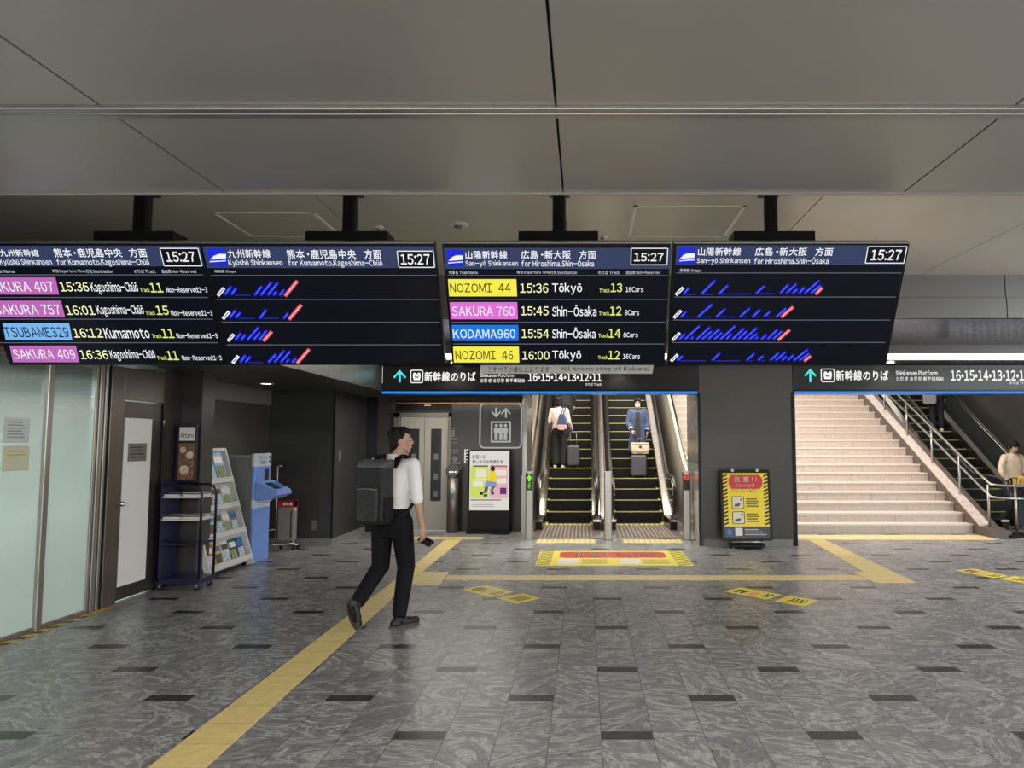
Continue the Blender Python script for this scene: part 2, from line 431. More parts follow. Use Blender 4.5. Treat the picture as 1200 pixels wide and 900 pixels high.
q = MB(); q.prism([(-3.28, 11.66, slope(11.66)), (-3.28, 12.0, slope(12.0)), (-3.28, 12.0, slope(12) + .3), (-3.28, 11.66, slope(11.66) + .3)], (17.28, 0, 0))
struct('trim_5', q, M_MIRR)
lamp = thing('cove_light', 'long white light strip running above the two platform signs', 'light', (3, 11.4, 2.99))
q = MB(); q.prism([(-3.28, 11.26, slope(11.26) + .012), (-3.28, 11.62, slope(11.62) + .012), (-3.28, 11.62, slope(11.62) + .03), (-3.28, 11.26, slope(11.26) + .03)], (17.2, 0, 0))
q.build('diffuser', em('cove_white', 255, 250, 240, 3.2), lamp)
q = MB(); q.prism([(-3.28, 11.62, slope(11.62)), (-3.28, 11.66, slope(11.66)), (-3.28, 11.66, slope(11.66) + .08), (-3.28, 11.62, slope(11.62) + .08)], (17.2, 0, 0))
q.build('lamp_rim', M_WHITE, lamp)
# facade: header, column, reveals
YF = 12.0
struct('wall_header', MB().box(-3.28, 1.85, YF + .012, YF + .3, 2.47, 2.93).box(3.37, 14, YF + .012, YF + .3, 2.47, 2.93).box(-8, 14, YF + .05, YF + .3, 2.9, Z2), M_SIGN)
struct('wall_column', MB().box(1.85, 3.37, YF, YF + 1.35, 0, 2.92), M_WALL)
struct('trim_6', MB().box(1.835, 1.87, YF - .012, YF + .05, 0, 2.45).box(3.345, 3.40, YF - .012, YF + .05, 0, 2.45), M_BLKMET)
struct('baseboard_column', MB().box(1.90, 3.32, YF - .012, YF, 0, .1), M_BASE)
M_REVEAL = mat('pale_steel_panel', S(196, 194, 188), .22, .6)
struct('wall_reveal', MB().box(1.842, 1.85, YF + .05, YF + 1.35, 0, 1.3), M_REVEAL)
struct('wall_reveal_upper', MB().box(1.84, 1.849, YF + .05, YF + 1.35, 1.306, 2.47), mat('grey_marble', S(120, 116, 110), .25, noise=.25, nscale=6))
# left wing: soffit slab over shop and alcove, lit metal fascia on its edge
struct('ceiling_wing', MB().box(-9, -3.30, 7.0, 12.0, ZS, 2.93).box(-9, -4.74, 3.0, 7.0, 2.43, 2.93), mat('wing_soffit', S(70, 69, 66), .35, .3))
q = MB()
for i in range(10): q.box(-3.30, -3.28, 7.0 + i * .5 + .003, 7.5 + i * .5 - .003, ZS - .012, 2.93)
struct('trim_7', q, M_STEEL)
# alcove walls
struct('wall_alcove_back', MB().box(-5.25, -4.07, 12.1, 13.9, 0, ZS), M_ALC)
struct('wall_alcove_side', MB().box(-5.4, -5.13, 8.9, 12.1, 0, ZS), M_WALLY)
struct('trim_8', MB().box(-5.13, -5.11, 9.18, 12.1, 2.24, ZS), mat('bulkhead_grey', S(105, 104, 100), .35))
struct('baseboard_back', MB().box(-5.13, -4.06, 12.085, 12.1, 0, .1).box(-4.07, -4.055, 12.1, 13.9, 0, .1), M_BASE)
struct('trim_9', MB().box(-4.085, -4.062, 12.085, 12.12, .1, ZS), M_BLKMET)
struct('wall_pillar', MB().box(-4.92, -4.56, 8.85, 9.15, 0, ZS), M_WALLY)
struct('trim_10', MB().box(-4.90, -4.80, 8.46, 8.85, 0, ZS), mat('dark_steel_jamb', S(84, 80, 74), .35, .7))
# lobby behind the facade, stair hall
struct('wall_lobby_left', MB().box(-4.07, -3.62, 13.88, 14.1, 0, 2.6), mat('dark_glass_wall', S(24, 24, 24), .1))
struct('trim_11', MB().box(-3.86, -3.62, 13.85, 13.88, 0, 2.5), mat('lobby_frame', S(62, 60, 56), .3, .4))
M_LOB = tile_material('lobby_dark_panel', S(58, 57, 54), .78, 2.6, -2.58, 0, rough=.2, seam=.5, noise=.15)
struct('wall_lobby', MB().box(-3.62, -3.58, 14.0, 14.1, 0, 2.6).box(-3.58, -2.5, 14.0, 14.1, 2.2, 2.6).box(-2.5, -1.0, 14.0, 14.1, 0, 2.6), M_LOB)
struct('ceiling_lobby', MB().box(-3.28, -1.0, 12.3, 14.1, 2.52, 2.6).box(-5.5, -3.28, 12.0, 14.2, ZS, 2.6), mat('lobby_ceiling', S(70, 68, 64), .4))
struct('trim_12', MB().box(-3.55, -1.0, 13.965, 13.995, 2.365, 2.39), mat('brass_line', S(200, 140, 70), .3, .8))
struct('trim_13', MB().box(-1.13, -1.0, 13.93, 13.99, 0, 2.5).box(-1.10, -1.02, 13.2, 13.28, 0, 2.5).box(-1.05, -1.0, 12.9, 14.0, 0, 2.5), M_STEEL, bevel=.004)
struct('wall_hall_left', MB().box(-1.3, -1.12, 14.1, 24, 0, 6), mat('hall_side_steel', S(186, 182, 172), .3, .7, noise=.1, nscale=3))
struct('wall_right', MB().box(9.65, 9.9, 12.3, 24, 0, 6), M_WALLY)
struct('wall_hall_back', MB().box(-4, 9.9, 24, 24.2, 0, 7), mat('hall_back', S(96, 90, 84), .5))
struct('ceiling_hall', MB().box(-4, 9.9, 12.3, 24.2, 6.2, 6.4), mat('hall_ceiling', S(150, 146, 140), .5))
struct('wall_hall_front', MB().box(-1.3, 14, 12.3, 12.36, 2.93, 6.3), mat('hall_front', S(190, 184, 174), .5))

# ------------------------------------------------------------------ LED strips under the signs
for i, (x0, x1, lb) in enumerate(((-3.28, 1.835, 'blue light strip along the lintel over the escalators'), (3.40, 13, 'blue light strip along the lintel over the stone stairs'))):
    t = thing('led_strip_light', lb, 'light', ((x0 + x1) / 2, YF - .01, 2.455), group='blue lintel lights')
    MB().box(x0, x1, YF - .02, YF + .012, 2.468, 2.49).build('channel', M_BLKMET, t)
    n = 4
    for k in range(n):
        a = x0 + (x1 - x0) * k / n; b = x0 + (x1 - x0) * (k + 1) / n
        MB().rbox(a + .006, b - .006, YF - .03, YF + .012, 2.432, 2.467, .01, axis='x').build('tube', em('led_blue', 20, 130, 250, 1.1), t)
struct('trim_14', MB().box(-3.28, 1.835, YF + .012, YF + .3, 2.43, 2.47).box(3.4, 14, YF + .012, YF + .3, 2.43, 2.47), mat('lintel_underside', S(100, 96, 90), .35, .5))

# ------------------------------------------------------------------ downlights above the signs, alcove downlight, ceiling fittings
def downlight(label, x, y, z, r, watts, ang, on=8.0, rot=(0, 0, 0), group=None):
    t = thing('downlight', label, 'light', (x, y, z), group=group)
    ring = MB(); ring.loft_pts([[(x + a * math.cos(2 * math.pi * i / 24), y + a * math.sin(2 * math.pi * i / 24), zz) for i in range(24)] for a, zz in ((r, z), (r * 1.25, z - .004), (r * 1.25, z - .008), (r, z - .012), (r * .92, z - .004))], None, False, True)
    ring.build('trim_ring', M_WHITE, t)
    MB().cyl((x, y, z - .006), (x, y, z - .002), r * .93, n=24).build('lens', em('downlight_lens', 255, 250, 240, on), t)
    s = spot('downlight_beam', (x, y, z - .02), watts, ang=ang, rot=rot, r=r); s.parent = t; s.matrix_parent_inverse = WM[t].inverted()
    return t
downlight('downlight beside the right-hand end of the second departure screen, above the sign', -2.07, 11.84, slope(11.84), .075, 26, 120, group='sign downlights')
downlight('downlight above the white paper strip on the escalator sign', .55, 11.84, slope(11.84), .075, 26, 120, group='sign downlights')
downlight('bright round downlight just right of the rightmost departure screen', 4.88, 11.82, slope(11.82), .075, 26, 120, group='sign downlights')
downlight('round downlight in the dark soffit over the kiosk corner', -4.56, 10.6, ZS, .085, 34, 110)
def ceiling_disc(label, x, y, z, r, name, cat):
    t = thing(name, label, cat, (x, y, z))
    MB().loft_pts([[(x + a * math.cos(2 * math.pi * i / 24), y + a * math.sin(2 * math.pi * i / 24), zz) for i in range(24)] for a, zz in ((r, z), (r, z - .006), (r * .8, z - .014), (r * .45, z - .016))]).build('cover', M_WHITE, t)
    MB().loft_pts([[(x + a * math.cos(2 * math.pi * i / 20), y + a * math.sin(2 * math.pi * i / 20), zz) for i in range(20)] for a, zz in ((r * .42, z - .016), (r * .3, z - .034), (r * .1, z - .036))]).build('sensor', mat('sensor_grey', S(120, 118, 112), .5), t)
def onz(x, y, z): p = G(x, y, z); return p.x, p.y
x, y = onz(537, 263, Z2); ceiling_disc('white round ceiling fitting between the second and third screens', x, y, Z2, .095, 'ceiling_speaker', 'speaker')
x, y = onz(443, 266, Z2); ceiling_disc('small round sensor on the ceiling above the second screen', x, y, Z2, .05, 'smoke_detector', 'detector')
x, y = onz(706, 277, Z2); ceiling_disc('small round sensor on the ceiling right of the third mount box', x, y, Z2, .05, 'smoke_detector', 'detector')
def hatch(label, pts):
    P = [G(a, b, Z2) for a, b in pts]; x0 = (P[0].x + P[3].x) / 2; x1 = (P[1].x + P[2].x) / 2; y0 = (P[2].y + P[3].y) / 2; y1 = (P[0].y + P[1].y) / 2
    y0, y1 = min(y0, y1), max(y0, y1)
    t = thing('access_hatch', label, 'hatch', ((x0 + x1) / 2, (y0 + y1) / 2, Z2), group='ceiling access hatches'); q = MB(); wd = .03
    q.box(x0, x1, y0, y0 + wd, Z2 - .004, Z2).box(x0, x1, y1 - wd, y1, Z2 - .004, Z2).box(x0, x0 + wd, y0, y1, Z2 - .004, Z2).box(x1 - wd, x1, y0, y1, Z2 - .004, Z2)
    q.build('frame', mat('hatch_edge', S(250, 246, 238), .5), t)
    MB().box(x0 + wd, x1 - wd, y0 + wd, y1 - wd, Z2 - .002, Z2).build('panel', M_CEIL2, t)
hatch('square hatch in the ceiling above the second screen', [(247, 248.5), (368, 248.5), (396, 272), (302, 282)])
hatch('square hatch in the ceiling left of the rightmost mount box', [(742, 241.5), (875, 240.5), (851, 276), (736, 279)])

# ------------------------------------------------------------------ tactile paving and floor graphics
def flat(name, label, cat, poly, m, h=.004, group=None):
    o = MB().prism([(a, b, 0) for a, b in poly], (0, 0, h)).build(name, m); return tag(o, label, cat, group)
flat('tactile_paving', 'yellow guide path running up the floor past the walking man to the elevator', 'tactile paving', [(-2.2, 2.5), (-1.885, 2.5), (-2.07, 9.3), (-2.08, 12.75), (-2.36, 12.75), (-2.28, 9.9)], M_TACT)
flat('tactile_paving', 'yellow square tactile block joining the guide path beside the walking man', 'tactile paving', [(-2.052, 8.78), (-1.68, 8.78), (-1.72, 9.6), (-2.068, 9.6)], M_TACT)
flat('tactile_paving', 'yellow guide strip crossing the floor in front of the red caution mat', 'tactile paving', [(-1.675, 9.05), (3.40, 9.05), (3.40, 9.36), (-1.695, 9.36)], M_TACT)
flat('tactile_paving', 'yellow slanting guide strip leading to the stone stairs', 'tactile paving', [(3.41, 8.88), (3.9, 8.88), (4.06, 12.72), (3.78, 12.72), (3.55, 9.6), (3.41, 9.6)], M_TACT)
flat('tactile_paving', 'yellow warning strip along the foot of the stone stairs', 'tactile paving', [(3.45, 12.74), (7.0, 12.74), (7.0, 13.34), (3.45, 13.34)], M_TACT)
flat('tactile_paving', 'yellow tactile blocks in front of the elevator call post', 'tactile paving', [(-2.95, 12.78), (-1.75, 12.78), (-1.75, 13.1), (-2.95, 13.1)], M_TACT)
def ribbed(label, x0, x1, y0, y1):
    t = thing('tactile_paving', label, 'tactile paving', ((x0 + x1) / 2, (y0 + y1) / 2, 0)); n = 11
    MB().box(x0, x1, y0, y1, 0, .004).build('plate', mat('worn_tactile', S(196, 182, 130), .5, noise=.2, nscale=12), t)
    q = MB()
    for k in range(n): a = x0 + (x1 - x0) * (k + .25) / n; q.box(a, a + (x1 - x0) / n * .5, y0, y1, .004, .008)
    q.build('ribs', M_TACT, t)
ribbed('yellow ribbed warning blocks before the left escalator', -.80, .18, 12.28, 12.72)
ribbed('yellow ribbed warning blocks before the middle escalator', .64, 1.62, 12.28, 12.72)

M_STK = mat('floor_sticker_yellow', S(238, 216, 70), .45)
def quadmap(P, s, t): return (P[0] * (1 - s) + P[1] * s) * (1 - t) + (P[3] * (1 - s) + P[2] * s) * t
def sticker(label, pts, marks, group):
    P = [G(a, b) for a, b in pts]; P = [Vector((p.x, p.y, 0)) for p in P]
    t = thing('floor_sticker', label, 'floor sticker', sum(P, Vector()) / 4, group=group)
    MB().prism(P, (0, 0, .002)).build('sheet', M_STK, t)
    for k, (kind, s, w) in enumerate(marks):
        q = MB(); at = lambda a, b: quadmap(P, a, b) + Vector((0, 0, .0022))
        if kind == 'v':
            q.prism([at(s, .22), at(s + w * .5, .22), at(s + w, .5), at(s + w * .5, .78), at(s, .78), at(s + w * .5, .5)], (0, 0, .0006)); q.build('chevron', M_INK, t)
        elif kind == 'r':
            q.prism([at(s + .12 * math.cos(a * .4), .45 + .3 * math.sin(a * .4)) for a in range(16)], (0, 0, .0006)); q.build('round_mark', mat('sticker_pink', S(232, 180, 130), .5), t)
        else:
            q.prism([at(s, .25), at(s + w, .2), at(s + w * 1.1, .5), at(s + w, .75), at(s, .6)], (0, 0, .0006)); q.build('figure_mark', M_INK, t)
A = [('f', .12, .09), ('f', .27, .08), ('r', .55, 0), ('v', .76, .08), ('v', .86, .08)]; Bm = [('v', .3, .12), ('v', .43, .12), ('v', .58, .12), ('v', .71, .12)]
# corners in order: left, far, right, near; the long sides run left-near and far-right
def strip(label, l, f, r, n, marks): sticker(label, [l, n, r, f], marks, 'yellow floor stickers')
strip('larger yellow floor sticker just right of the walking man', (541, 691.2), (570, 685.8), (602, 693.5), (573.5, 699.7), A)
strip('smaller arrow floor sticker right of the walking man, nearer the viewer', (582, 701.3), (612.5, 695.5), (633, 701.2), (605, 707.2), Bm)
strip('larger yellow floor sticker in front of the caution stand', (848.5, 693.3), (867.5, 688.5), (916.6, 697), (897.6, 702.5), A)
strip('smaller arrow floor sticker in front of the caution stand', (907, 704.4), (924.5, 698), (959, 704), (942, 710.4), Bm)
strip('larger yellow floor sticker near the right edge, before the stairs', (1119, 668.6), (1140, 666.4), (1181.6, 675), (1163.6, 677.4), A)
strip('arrow floor sticker cut by the right edge of the view', (1170, 678.7), (1189, 675), (1226, 680.5), (1208, 684.5), Bm)

# big caution mat before the escalators
FL = Frame((0, 0, 0), (1, 0, 0), (0, 1, 0))
mx0, mx1, my0, my1 = G(627, 662.5).x, G(813, 662.5).x, G(700, 663).y, G(700, 645.8).y
mt = thing('floor_mat', 'long yellow and red caution sticker on the floor before the escalators', 'floor sticker', ((mx0 + mx1) / 2, (my0 + my1) / 2, 0))
FL.rect('sheet', mat('mat_yellow', S(238, 220, 30), .45), mt, mx0, my0, mx1, my1, 0, .002)
W_, H_ = mx1 - mx0, my1 - my0
for side in (0, 1):
    q = MB()
    for k in range(9):
        v = my0 + H_ * k / 9; a = (mx0 + .015) if side == 0 else (mx1 - .20)
        FL.slab(q, [(a, v), (a + .185, v + H_ * .09), (a + .185, v + H_ * .145), (a, v + H_ * .055)], .002, .0028)
    q.build('hazard_stripes', mat('olive_stripe', S(112, 110, 20), .5), mt)
FL.rect('red_banner', M_RED, mt, mx0 + .3, my0 + H_ * .5, mx1 - .28, my0 + H_ * .93, .002, .003, r=.12)
FL.text('caution_lettering', '注 意 ! !', M_WHITE, mt, mx0 + .52, my0 + H_ * .55, mx0 + W_ * .5, my0 + H_ * .88, e=.0035, bold=.02)
FL.text('caution_lettering', 'Caution!!', M_WHITE, mt, mx0 + W_ * .53, my0 + H_ * .57, mx1 - .42, my0 + H_ * .84, e=.0035)
for k, a in enumerate((.14, .54)):
    b = FL.rect('picture_box', M_WHITE, mt, mx0 + W_ * a, my0 + H_ * .1, mx0 + W_ * (a + .13), my0 + H_ * .42, .002, .003, r=.02)
    q = MB()
    for j in range(3): FL.slab(q, [(mx0 + W_ * (a + .15), my0 + H_ * (.14 + j * .1)), (mx0 + W_ * (a + .32), my0 + H_ * (.14 + j * .1)), (mx0 + W_ * (a + .32), my0 + H_ * (.18 + j * .1)), (mx0 + W_ * (a + .15), my0 + H_ * (.18 + j * .1))], .002, .0028)
    q.build('lettering', mat('olive_text', S(120, 112, 30), .5), mt)
# ================================================================== DEPARTURE SCREENS
YB, ZB = 6.085, 2.281; YT, ZT = 5.566, 3.166
BH = math.hypot(YT - YB, ZT - ZB)
BV = Vector((0, YT - YB, ZT - ZB)) / BH
BF = Frame((0, YB, ZB), (1, 0, 0), BV)
E_SCR = mat('screen_black', S(8, 9, 13), .2, emit=S(8, 11, 20), es=1.0, spec=.18)
E_HEAD = mat('header_slate', S(12, 13, 18), .2, emit=S(52, 62, 94), es=1.0, spec=.18)
E_WHT = em('screen_white', 244, 246, 250); E_DIM = em('screen_dim_white', 190, 196, 206); E_CRM = em('screen_cream', 246, 246, 190); E_LIME = em('screen_lime', 224, 234, 120)
E_LINE = em('screen_line', 92, 98, 110); E_BLUE = em('screen_blue', 14, 20, 215); E_BLUE2 = em('screen_blue_line', 30, 30, 160); E_TXB = em('label_light_blue', 92, 120, 250); E_RED = em('screen_red', 235, 92, 106); E_ICON = em('icon_blue', 20, 40, 225)
E_PUR = em('badge_purple', 190, 104, 186); E_PNK = em('badge_pink', 228, 110, 216); E_TSU = em('badge_sky', 122, 182, 238); E_KOD = em('badge_azure', 16, 120, 235); E_YEL = em('badge_yellow', 248, 238, 70); E_BLK = em('badge_ink', 16, 18, 40)


def board(label, xl, xr, box, post, hdr):
    u0, u1 = BF.px(xl, 427)[0], BF.px(xr, 427)[0]
    t = thing('departure_board', label, 'departure board', ((u0 + u1) / 2, YB, ZB), group='hanging departure boards')
    q = MB(); P = [(u0, 0), (u1, 0), (u1, BH), (u0, BH)]
    BF.slab(q, P, -.075, 0); q.build('housing', M_BLKMET, t, bevel=.004)
    BF.rect('screen', E_SCR, t, u0 + .022, .024, u1 - .022, BH - .022, 0, .0015)
    q = MB(); BF.slab(q, [(u0, BH - .004), (u1, BH - .004), (u1, BH + .003), (u0, BH + .003)], -.06, .004); q.build('top_edge', M_STEEL, t)
    q = MB(); BF.slab(q, [(u0 + .3, .3), (u1 - .3, .3), (u1 - .3, BH - .12), (u0 + .3, BH - .12)], -.15, -.075); q.build('back_bracket', M_BLKMET, t)
    # mount box and post
    a, b = PY(box[0], 276, 5.72).x, PY(box[1], 276, 5.72).x; zt, zb = PY(600, 270.5, 5.72).z, ZT - .02
    q = MB().box(a, b, 5.72, 5.93, zb, zt); q.build('mount_box', M_BLACK, t, bevel=.004)
    q = MB()
    for xx in (a + .03, b - .03): q.cyl((xx, 5.72, zb + .05), (xx, 5.715, zb + .05), .006, n=10)
    q.build('screw', M_STEEL, t)
    c, d = PY(post[0], 250, 5.83).x, PY(post[1], 250, 5.83).x
    q = MB().rbox(c, d, 5.79, 5.89, zt, Z2 - .01, .03); q.build('mount_post', M_BLKMET, t)
    q = MB().box(c - .03, d + .03, 5.75, 5.93, Z2 - .012, Z2); q.build('ceiling_flange', M_BLKMET, t)
    # header
    BF.prect('header_bar', E_HEAD, t, hdr[0], hdr[1], hdr[2], hdr[3], e0=.0015, e1=.0022)
    return t
def tx(t, n, s, m, box, **k): return BF.ptext(n, s, m, t, *box, e=.0034, **k)
def clock(t, box, txt):
    c = BF.prect('clock', E_WHT, t, *box, e0=.0022, e1=.0026, r=.008)
    x0, y0, x1, y1 = box; BF.prect('clock_face', em('clock_black', 8, 9, 14), c, x0 + 1, y0 + 1, x1 - 1, y1 - 1, e0=.0026, e1=.003)
    BF.ptext('clock_digits', '15:27', E_WHT, c, *txt, e=.0036, bold=.016)
def icon(t, box):
    x0, y0, x1, y1 = box
    i = BF.prect('train_icon', E_ICON, t, *box, e0=.0022, e1=.0027, r=.012); w, h = x1 - x0, y1 - y0
    BF.ppoly('train_shape', E_WHT, i, [(x0 + w * .08, y0 + h * .66), (x0 + w * .3, y0 + h * .44), (x0 + w * .55, y0 + h * .33), (x0 + w * .95, y0 + h * .33), (x0 + w * .95, y0 + h * .6), (x0 + w * .2, y0 + h * .66)], .0027, .003)
    BF.ppoly('rail_line', E_WHT, i, [(x0 + w * .06, y0 + h * .76), (x0 + w * .95, y0 + h * .7), (x0 + w * .95, y0 + h * .76), (x0 + w * .06, y0 + h * .82)], .0027, .003)
def seps(t, x0, x1, ys):
    for y in ys: BF.prect('divider', E_LINE, t, x0 + (y - 322) * t['lean0'], y - .45, x1 + (y - 322) * t['lean1'], y + .45, e0=.0015, e1=.002)
def title(t, jp, jb, en, eb, dest, db, hb, den, eb2):
    tx(t, 'line_name', jp, E_WHT, jb); tx(t, 'line_name_english', en, E_WHT, eb, bold=.008)
    tx(t, 'destination_heading', dest, E_WHT, db); tx(t, 'bound_for', '方面', E_WHT, hb); tx(t, 'destination_english', den, E_WHT, eb2, bold=.008)
def row(t, badge, bm, name, nm, nb, tm, tb, dest, dbx, trk, n, nbx, cars, cb):
    p = BF.ppoly('train_badge', bm, t, badge, .0015, .0025)
    BF.ptext('train_name', name, nm, p, *nb, e=.0034, bold=.006)
    tx(t, 'departure_time', tm, E_CRM, tb, bold=.01); tx(t, 'destination', dest, E_WHT, dbx); tx(t, 'track_word', 'Track', E_LIME, trk, bold=.02)
    tx(t, 'track_number', n, E_LIME, nbx, bold=.018); tx(t, 'car_note', cars, E_WHT, cb)
def r4(x0, x1, y0, y1, l=0, rr=0): return [(x0, y0), (x1, y0), (x1 + rr, y1), (x0 + l, y1)]

# --- board 1
t = board('leftmost departure screen, purple and blue train badges, cut by the left edge', -5 + 16, 267.2, (109, 203), (157.5, 175.5), (-22, 288, 236.5, 312)); t['lean0'] = .19; t['lean1'] = .22
icon(t, (-22, 291, -3, 311))
title(t, '九州新幹線', (0, 292, 45.5, 300.6), 'Kyūshū Shinkansen', (0, 303, 61, 311.5), '熊本・鹿児島中央', (63.5, 291, 143, 301.5), (151.7, 291, 172, 301.5), 'for Kumamoto,Kagoshima-Chūō', (67, 303, 175, 312.3))
clock(t, (189.5, 290.5, 235, 312), (194.5, 294.7, 228.6, 306.8))
tx(t, 'column_heading', '列車名 Train Name', E_DIM, (-22, 315.5, 17, 320)); tx(t, 'column_heading', '時刻 Departure Time', E_DIM, (62, 315.5, 100, 320)); tx(t, 'column_heading', '行先 Destination', E_DIM, (101, 315.5, 132.5, 320)); tx(t, 'column_heading', 'のりば Track', E_DIM, (157.5, 315.5, 182.5, 320)); tx(t, 'column_heading', '自由席 Non-Reserved', E_DIM, (190, 315.5, 230, 320))
seps(t, -15, 238, (322, 348.5, 374, 401.5))
NR = 'Non-Reserved:1-3'
row(t, r4(-26, 65, 325, 345, 4, 4.5), E_PUR, 'SAKURA 407', E_WHT, (-16, 329.7, 62.5, 341.7), '15:36', (70.5, 330.3, 104, 341.5), 'Kagoshima-Chūō', (107, 330, 161.7, 345), (164.5, 337, 175.5, 342), '11', (176, 331.5, 190.6, 342.5), NR, (195, 336, 243, 342.5))
row(t, r4(-16, 71.5, 352.3, 371.7, 4, 5), E_PUR, 'SAKURA 757', E_WHT, (-6, 356.7, 70.5, 368.5), '16:01', (77.7, 358, 111, 369), 'Kagoshima-Chūō', (114, 357, 168.5, 371), (171, 364, 182, 369), '15', (183, 358.2, 197.6, 369), NR, (200.6, 363.2, 249, 369.7))
row(t, r4(3, 81, 378.5, 398.5, 4, 4), E_TSU, 'TSUBAME329', E_BLK, (5.5, 383, 80.5, 395.2), '16:12', (86, 384.3, 120, 395.6), 'Kumamoto', (122.5, 384, 175, 396.5), (178.5, 391, 189.5, 396), '11', (189.7, 385, 203.7, 396), NR, (207, 390, 255, 396.2))
row(t, r4(11.5, 89, 405, 424.3, 4, 4), E_PUR, 'SAKURA 409', E_WHT, (16, 409.3, 88, 420.5), '16:36', (94, 410, 126.7, 420.7), 'Kagoshima-Chūō', (129.5, 409.5, 182, 423), (184.5, 416.7, 195.5, 421.5), '11', (195.7, 411, 209, 421.8), NR, (213.5, 416, 259.7, 422))
# --- board 3
t = board('third departure screen from the left, yellow badges top and bottom', 530, 778.8, (607.5, 701), (647.5, 663), (521, 290.5, 786.5, 315)); t['lean0'] = .08; t['lean1'] = -.05
icon(t, (524, 292.7, 543.3, 312))
title(t, '山陽新幹線', (545.5, 293.5, 594.5, 303.3), 'San-yō Shinkansen', (545.5, 305, 607, 313), '広島・新大阪', (610.7, 293.3, 669, 303.3), (678.7, 293.3, 698.3, 303.3), 'for Hiroshima,Shin-Ōsaka', (611, 304, 696, 313))
clock(t, (739, 290.5, 782.5, 310.7), (743, 296.2, 777.5, 306.2))
tx(t, 'column_heading', '列車名 Train Name', E_DIM, (526, 317, 560, 321.3)); tx(t, 'column_heading', '時刻 Departure Time', E_DIM, (606, 317, 644, 321.3)); tx(t, 'column_heading', '行先 Destination', E_DIM, (645, 317, 676, 321.3)); tx(t, 'column_heading', 'のりば Track', E_DIM, (701, 317, 726, 321.3)); tx(t, 'column_heading', '自由席 Non-Reserved', E_DIM, (734, 317, 773.5, 321.3))
seps(t, 524.5, 783, (322.8, 351, 377.5, 403))
row(t, r4(525, 605, 327, 347.2, 1.5, 1), E_YEL, 'NOZOMI  44', E_BLK, (527.5, 332, 598.3, 342.6), '15:36', (609.5, 332, 642.6, 343), 'Tōkyō', (647, 331.3, 682, 345), (702.5, 337.5, 714.5, 342.4), '13', (715.7, 331.8, 729.2, 342.2), '16Cars', (733.3, 336, 754, 342))
row(t, r4(527, 606, 354, 374, 1.5, 1), E_PNK, 'SAKURA 760', E_WHT, (529.7, 359, 603, 370), '15:45', (610.5, 359, 643, 369.5), 'Shin-Ōsaka', (647, 357.3, 699, 370.3), (702, 364.5, 714, 369.3), '12', (714.7, 359, 728.4, 369.5), '8Cars', (732, 363, 749, 369.3))
row(t, r4(529.3, 607.3, 380.7, 399.5, 1.2, .7), E_KOD, 'KODAMA960', E_WHT, (531, 385.7, 604, 396.2), '15:54', (611.3, 385.6, 643.2, 396), 'Shin-Ōsaka', (647, 383.6, 698, 396.2), (701.4, 390.5, 713.4, 395.4), '14', (713.2, 385, 727.2, 395.6), '8Cars', (730.6, 389.3, 747.6, 395.2))
row(t, r4(531, 608, 406.2, 424.6, 1, .6), E_YEL, 'NOZOMI  46', E_BLK, (533.7, 410.7, 601.4, 421.3), '16:00', (612, 411.2, 644, 421.4), 'Tōkyō', (647.4, 410, 681, 423), (700.8, 416.3, 712.2, 420.7), '12', (712.6, 410.7, 726.4, 421), '16Cars', (730, 414.5, 750, 420.5))

# --- boards with stopping stations
def slabs(t, ox, oy, k, base, white, blues, lines, red):
    def lab(a, b, c, d, m, nm, w):
        p0 = Vector(BF.px(ox + a / k, oy + b / k)); p1 = Vector(BF.px(ox + c / k, oy + d / k)); dr = (p1 - p0).normalized(); nn = Vector((-dr.y, dr.x)) * w
        q = MB(); BF.slab(q, [p0 - nn, p1 - nn, p1 + nn, p0 + nn], .0016, .0022); o = q.build(nm, m, t)
        iv = MB(); pa, pb = p0 + dr * .012, p1 - dr * .012; n2 = nn * .3
        BF.slab(iv, [pa - n2, pb - n2, pb + n2, pa + n2], .0022, .0025)
        iv.build('label_stripe', E_TXB if m is E_BLUE else (em('stripe_grey', 110, 110, 116) if m is E_WHT else em('stripe_pink', 250, 180, 184)), o)
    lab(*white, E_WHT, 'current_station_label', .0125)
    for b in blues: lab(*b, E_BLUE, 'station_label', .0115)
    for x0, x1, y in lines:
        BF.prect('pass_line', E_BLUE2, t, ox + x0 / k, oy + y / k - .7, ox + x1 / k, oy + y / k + .7, e0=.0015, e1=.002)
    lab(*red, E_RED, 'terminus_label', .0135)
t = board('second departure screen from the left, blue station labels for the southern line', 268, 521.5, (357.5, 454), (402, 418), (240, 288.5, 510, 314)); t['lean0'] = .23; t['lean1'] = .06
icon(t, (244.5, 291, 266, 310.7))
title(t, '九州新幹線', (267, 292, 317, 302), 'Kyūshū Shinkansen', (268, 304, 331.3, 312.6), '熊本・鹿児島中央', (336.3, 292.3, 417, 303.3), (427, 292.3, 446.5, 303.3), 'for Kumamoto,Kagoshima-Chūō', (338, 304, 448.3, 313.5))
clock(t, (466, 293.7, 509, 313.7), (469.5, 297.6, 503.8, 310))
tx(t, 'column_heading', '停車駅 Stops', E_DIM, (251.5, 316, 277, 320))
seps(t, 247, 512, (322.6, 351, 377.5, 404))
slabs(t, 240, 315, 7.5, 0, (115, 235, 170, 170), [(175, 230, 235, 150), (230, 230, 280, 165), (435, 235, 505, 150), (490, 235, 590, 115), (550, 235, 645, 120), (600, 235, 635, 195), (655, 235, 700, 180)], [(260, 400, 230)], (705, 240, 815, 105))
slabs(t, 240, 315, 7.5, 0, (160, 440, 215, 375), [(215, 435, 275, 360), (265, 435, 320, 380), (480, 440, 545, 355), (690, 440, 735, 385)], [(300, 440, 435), (510, 650, 435)], (740, 445, 850, 315))
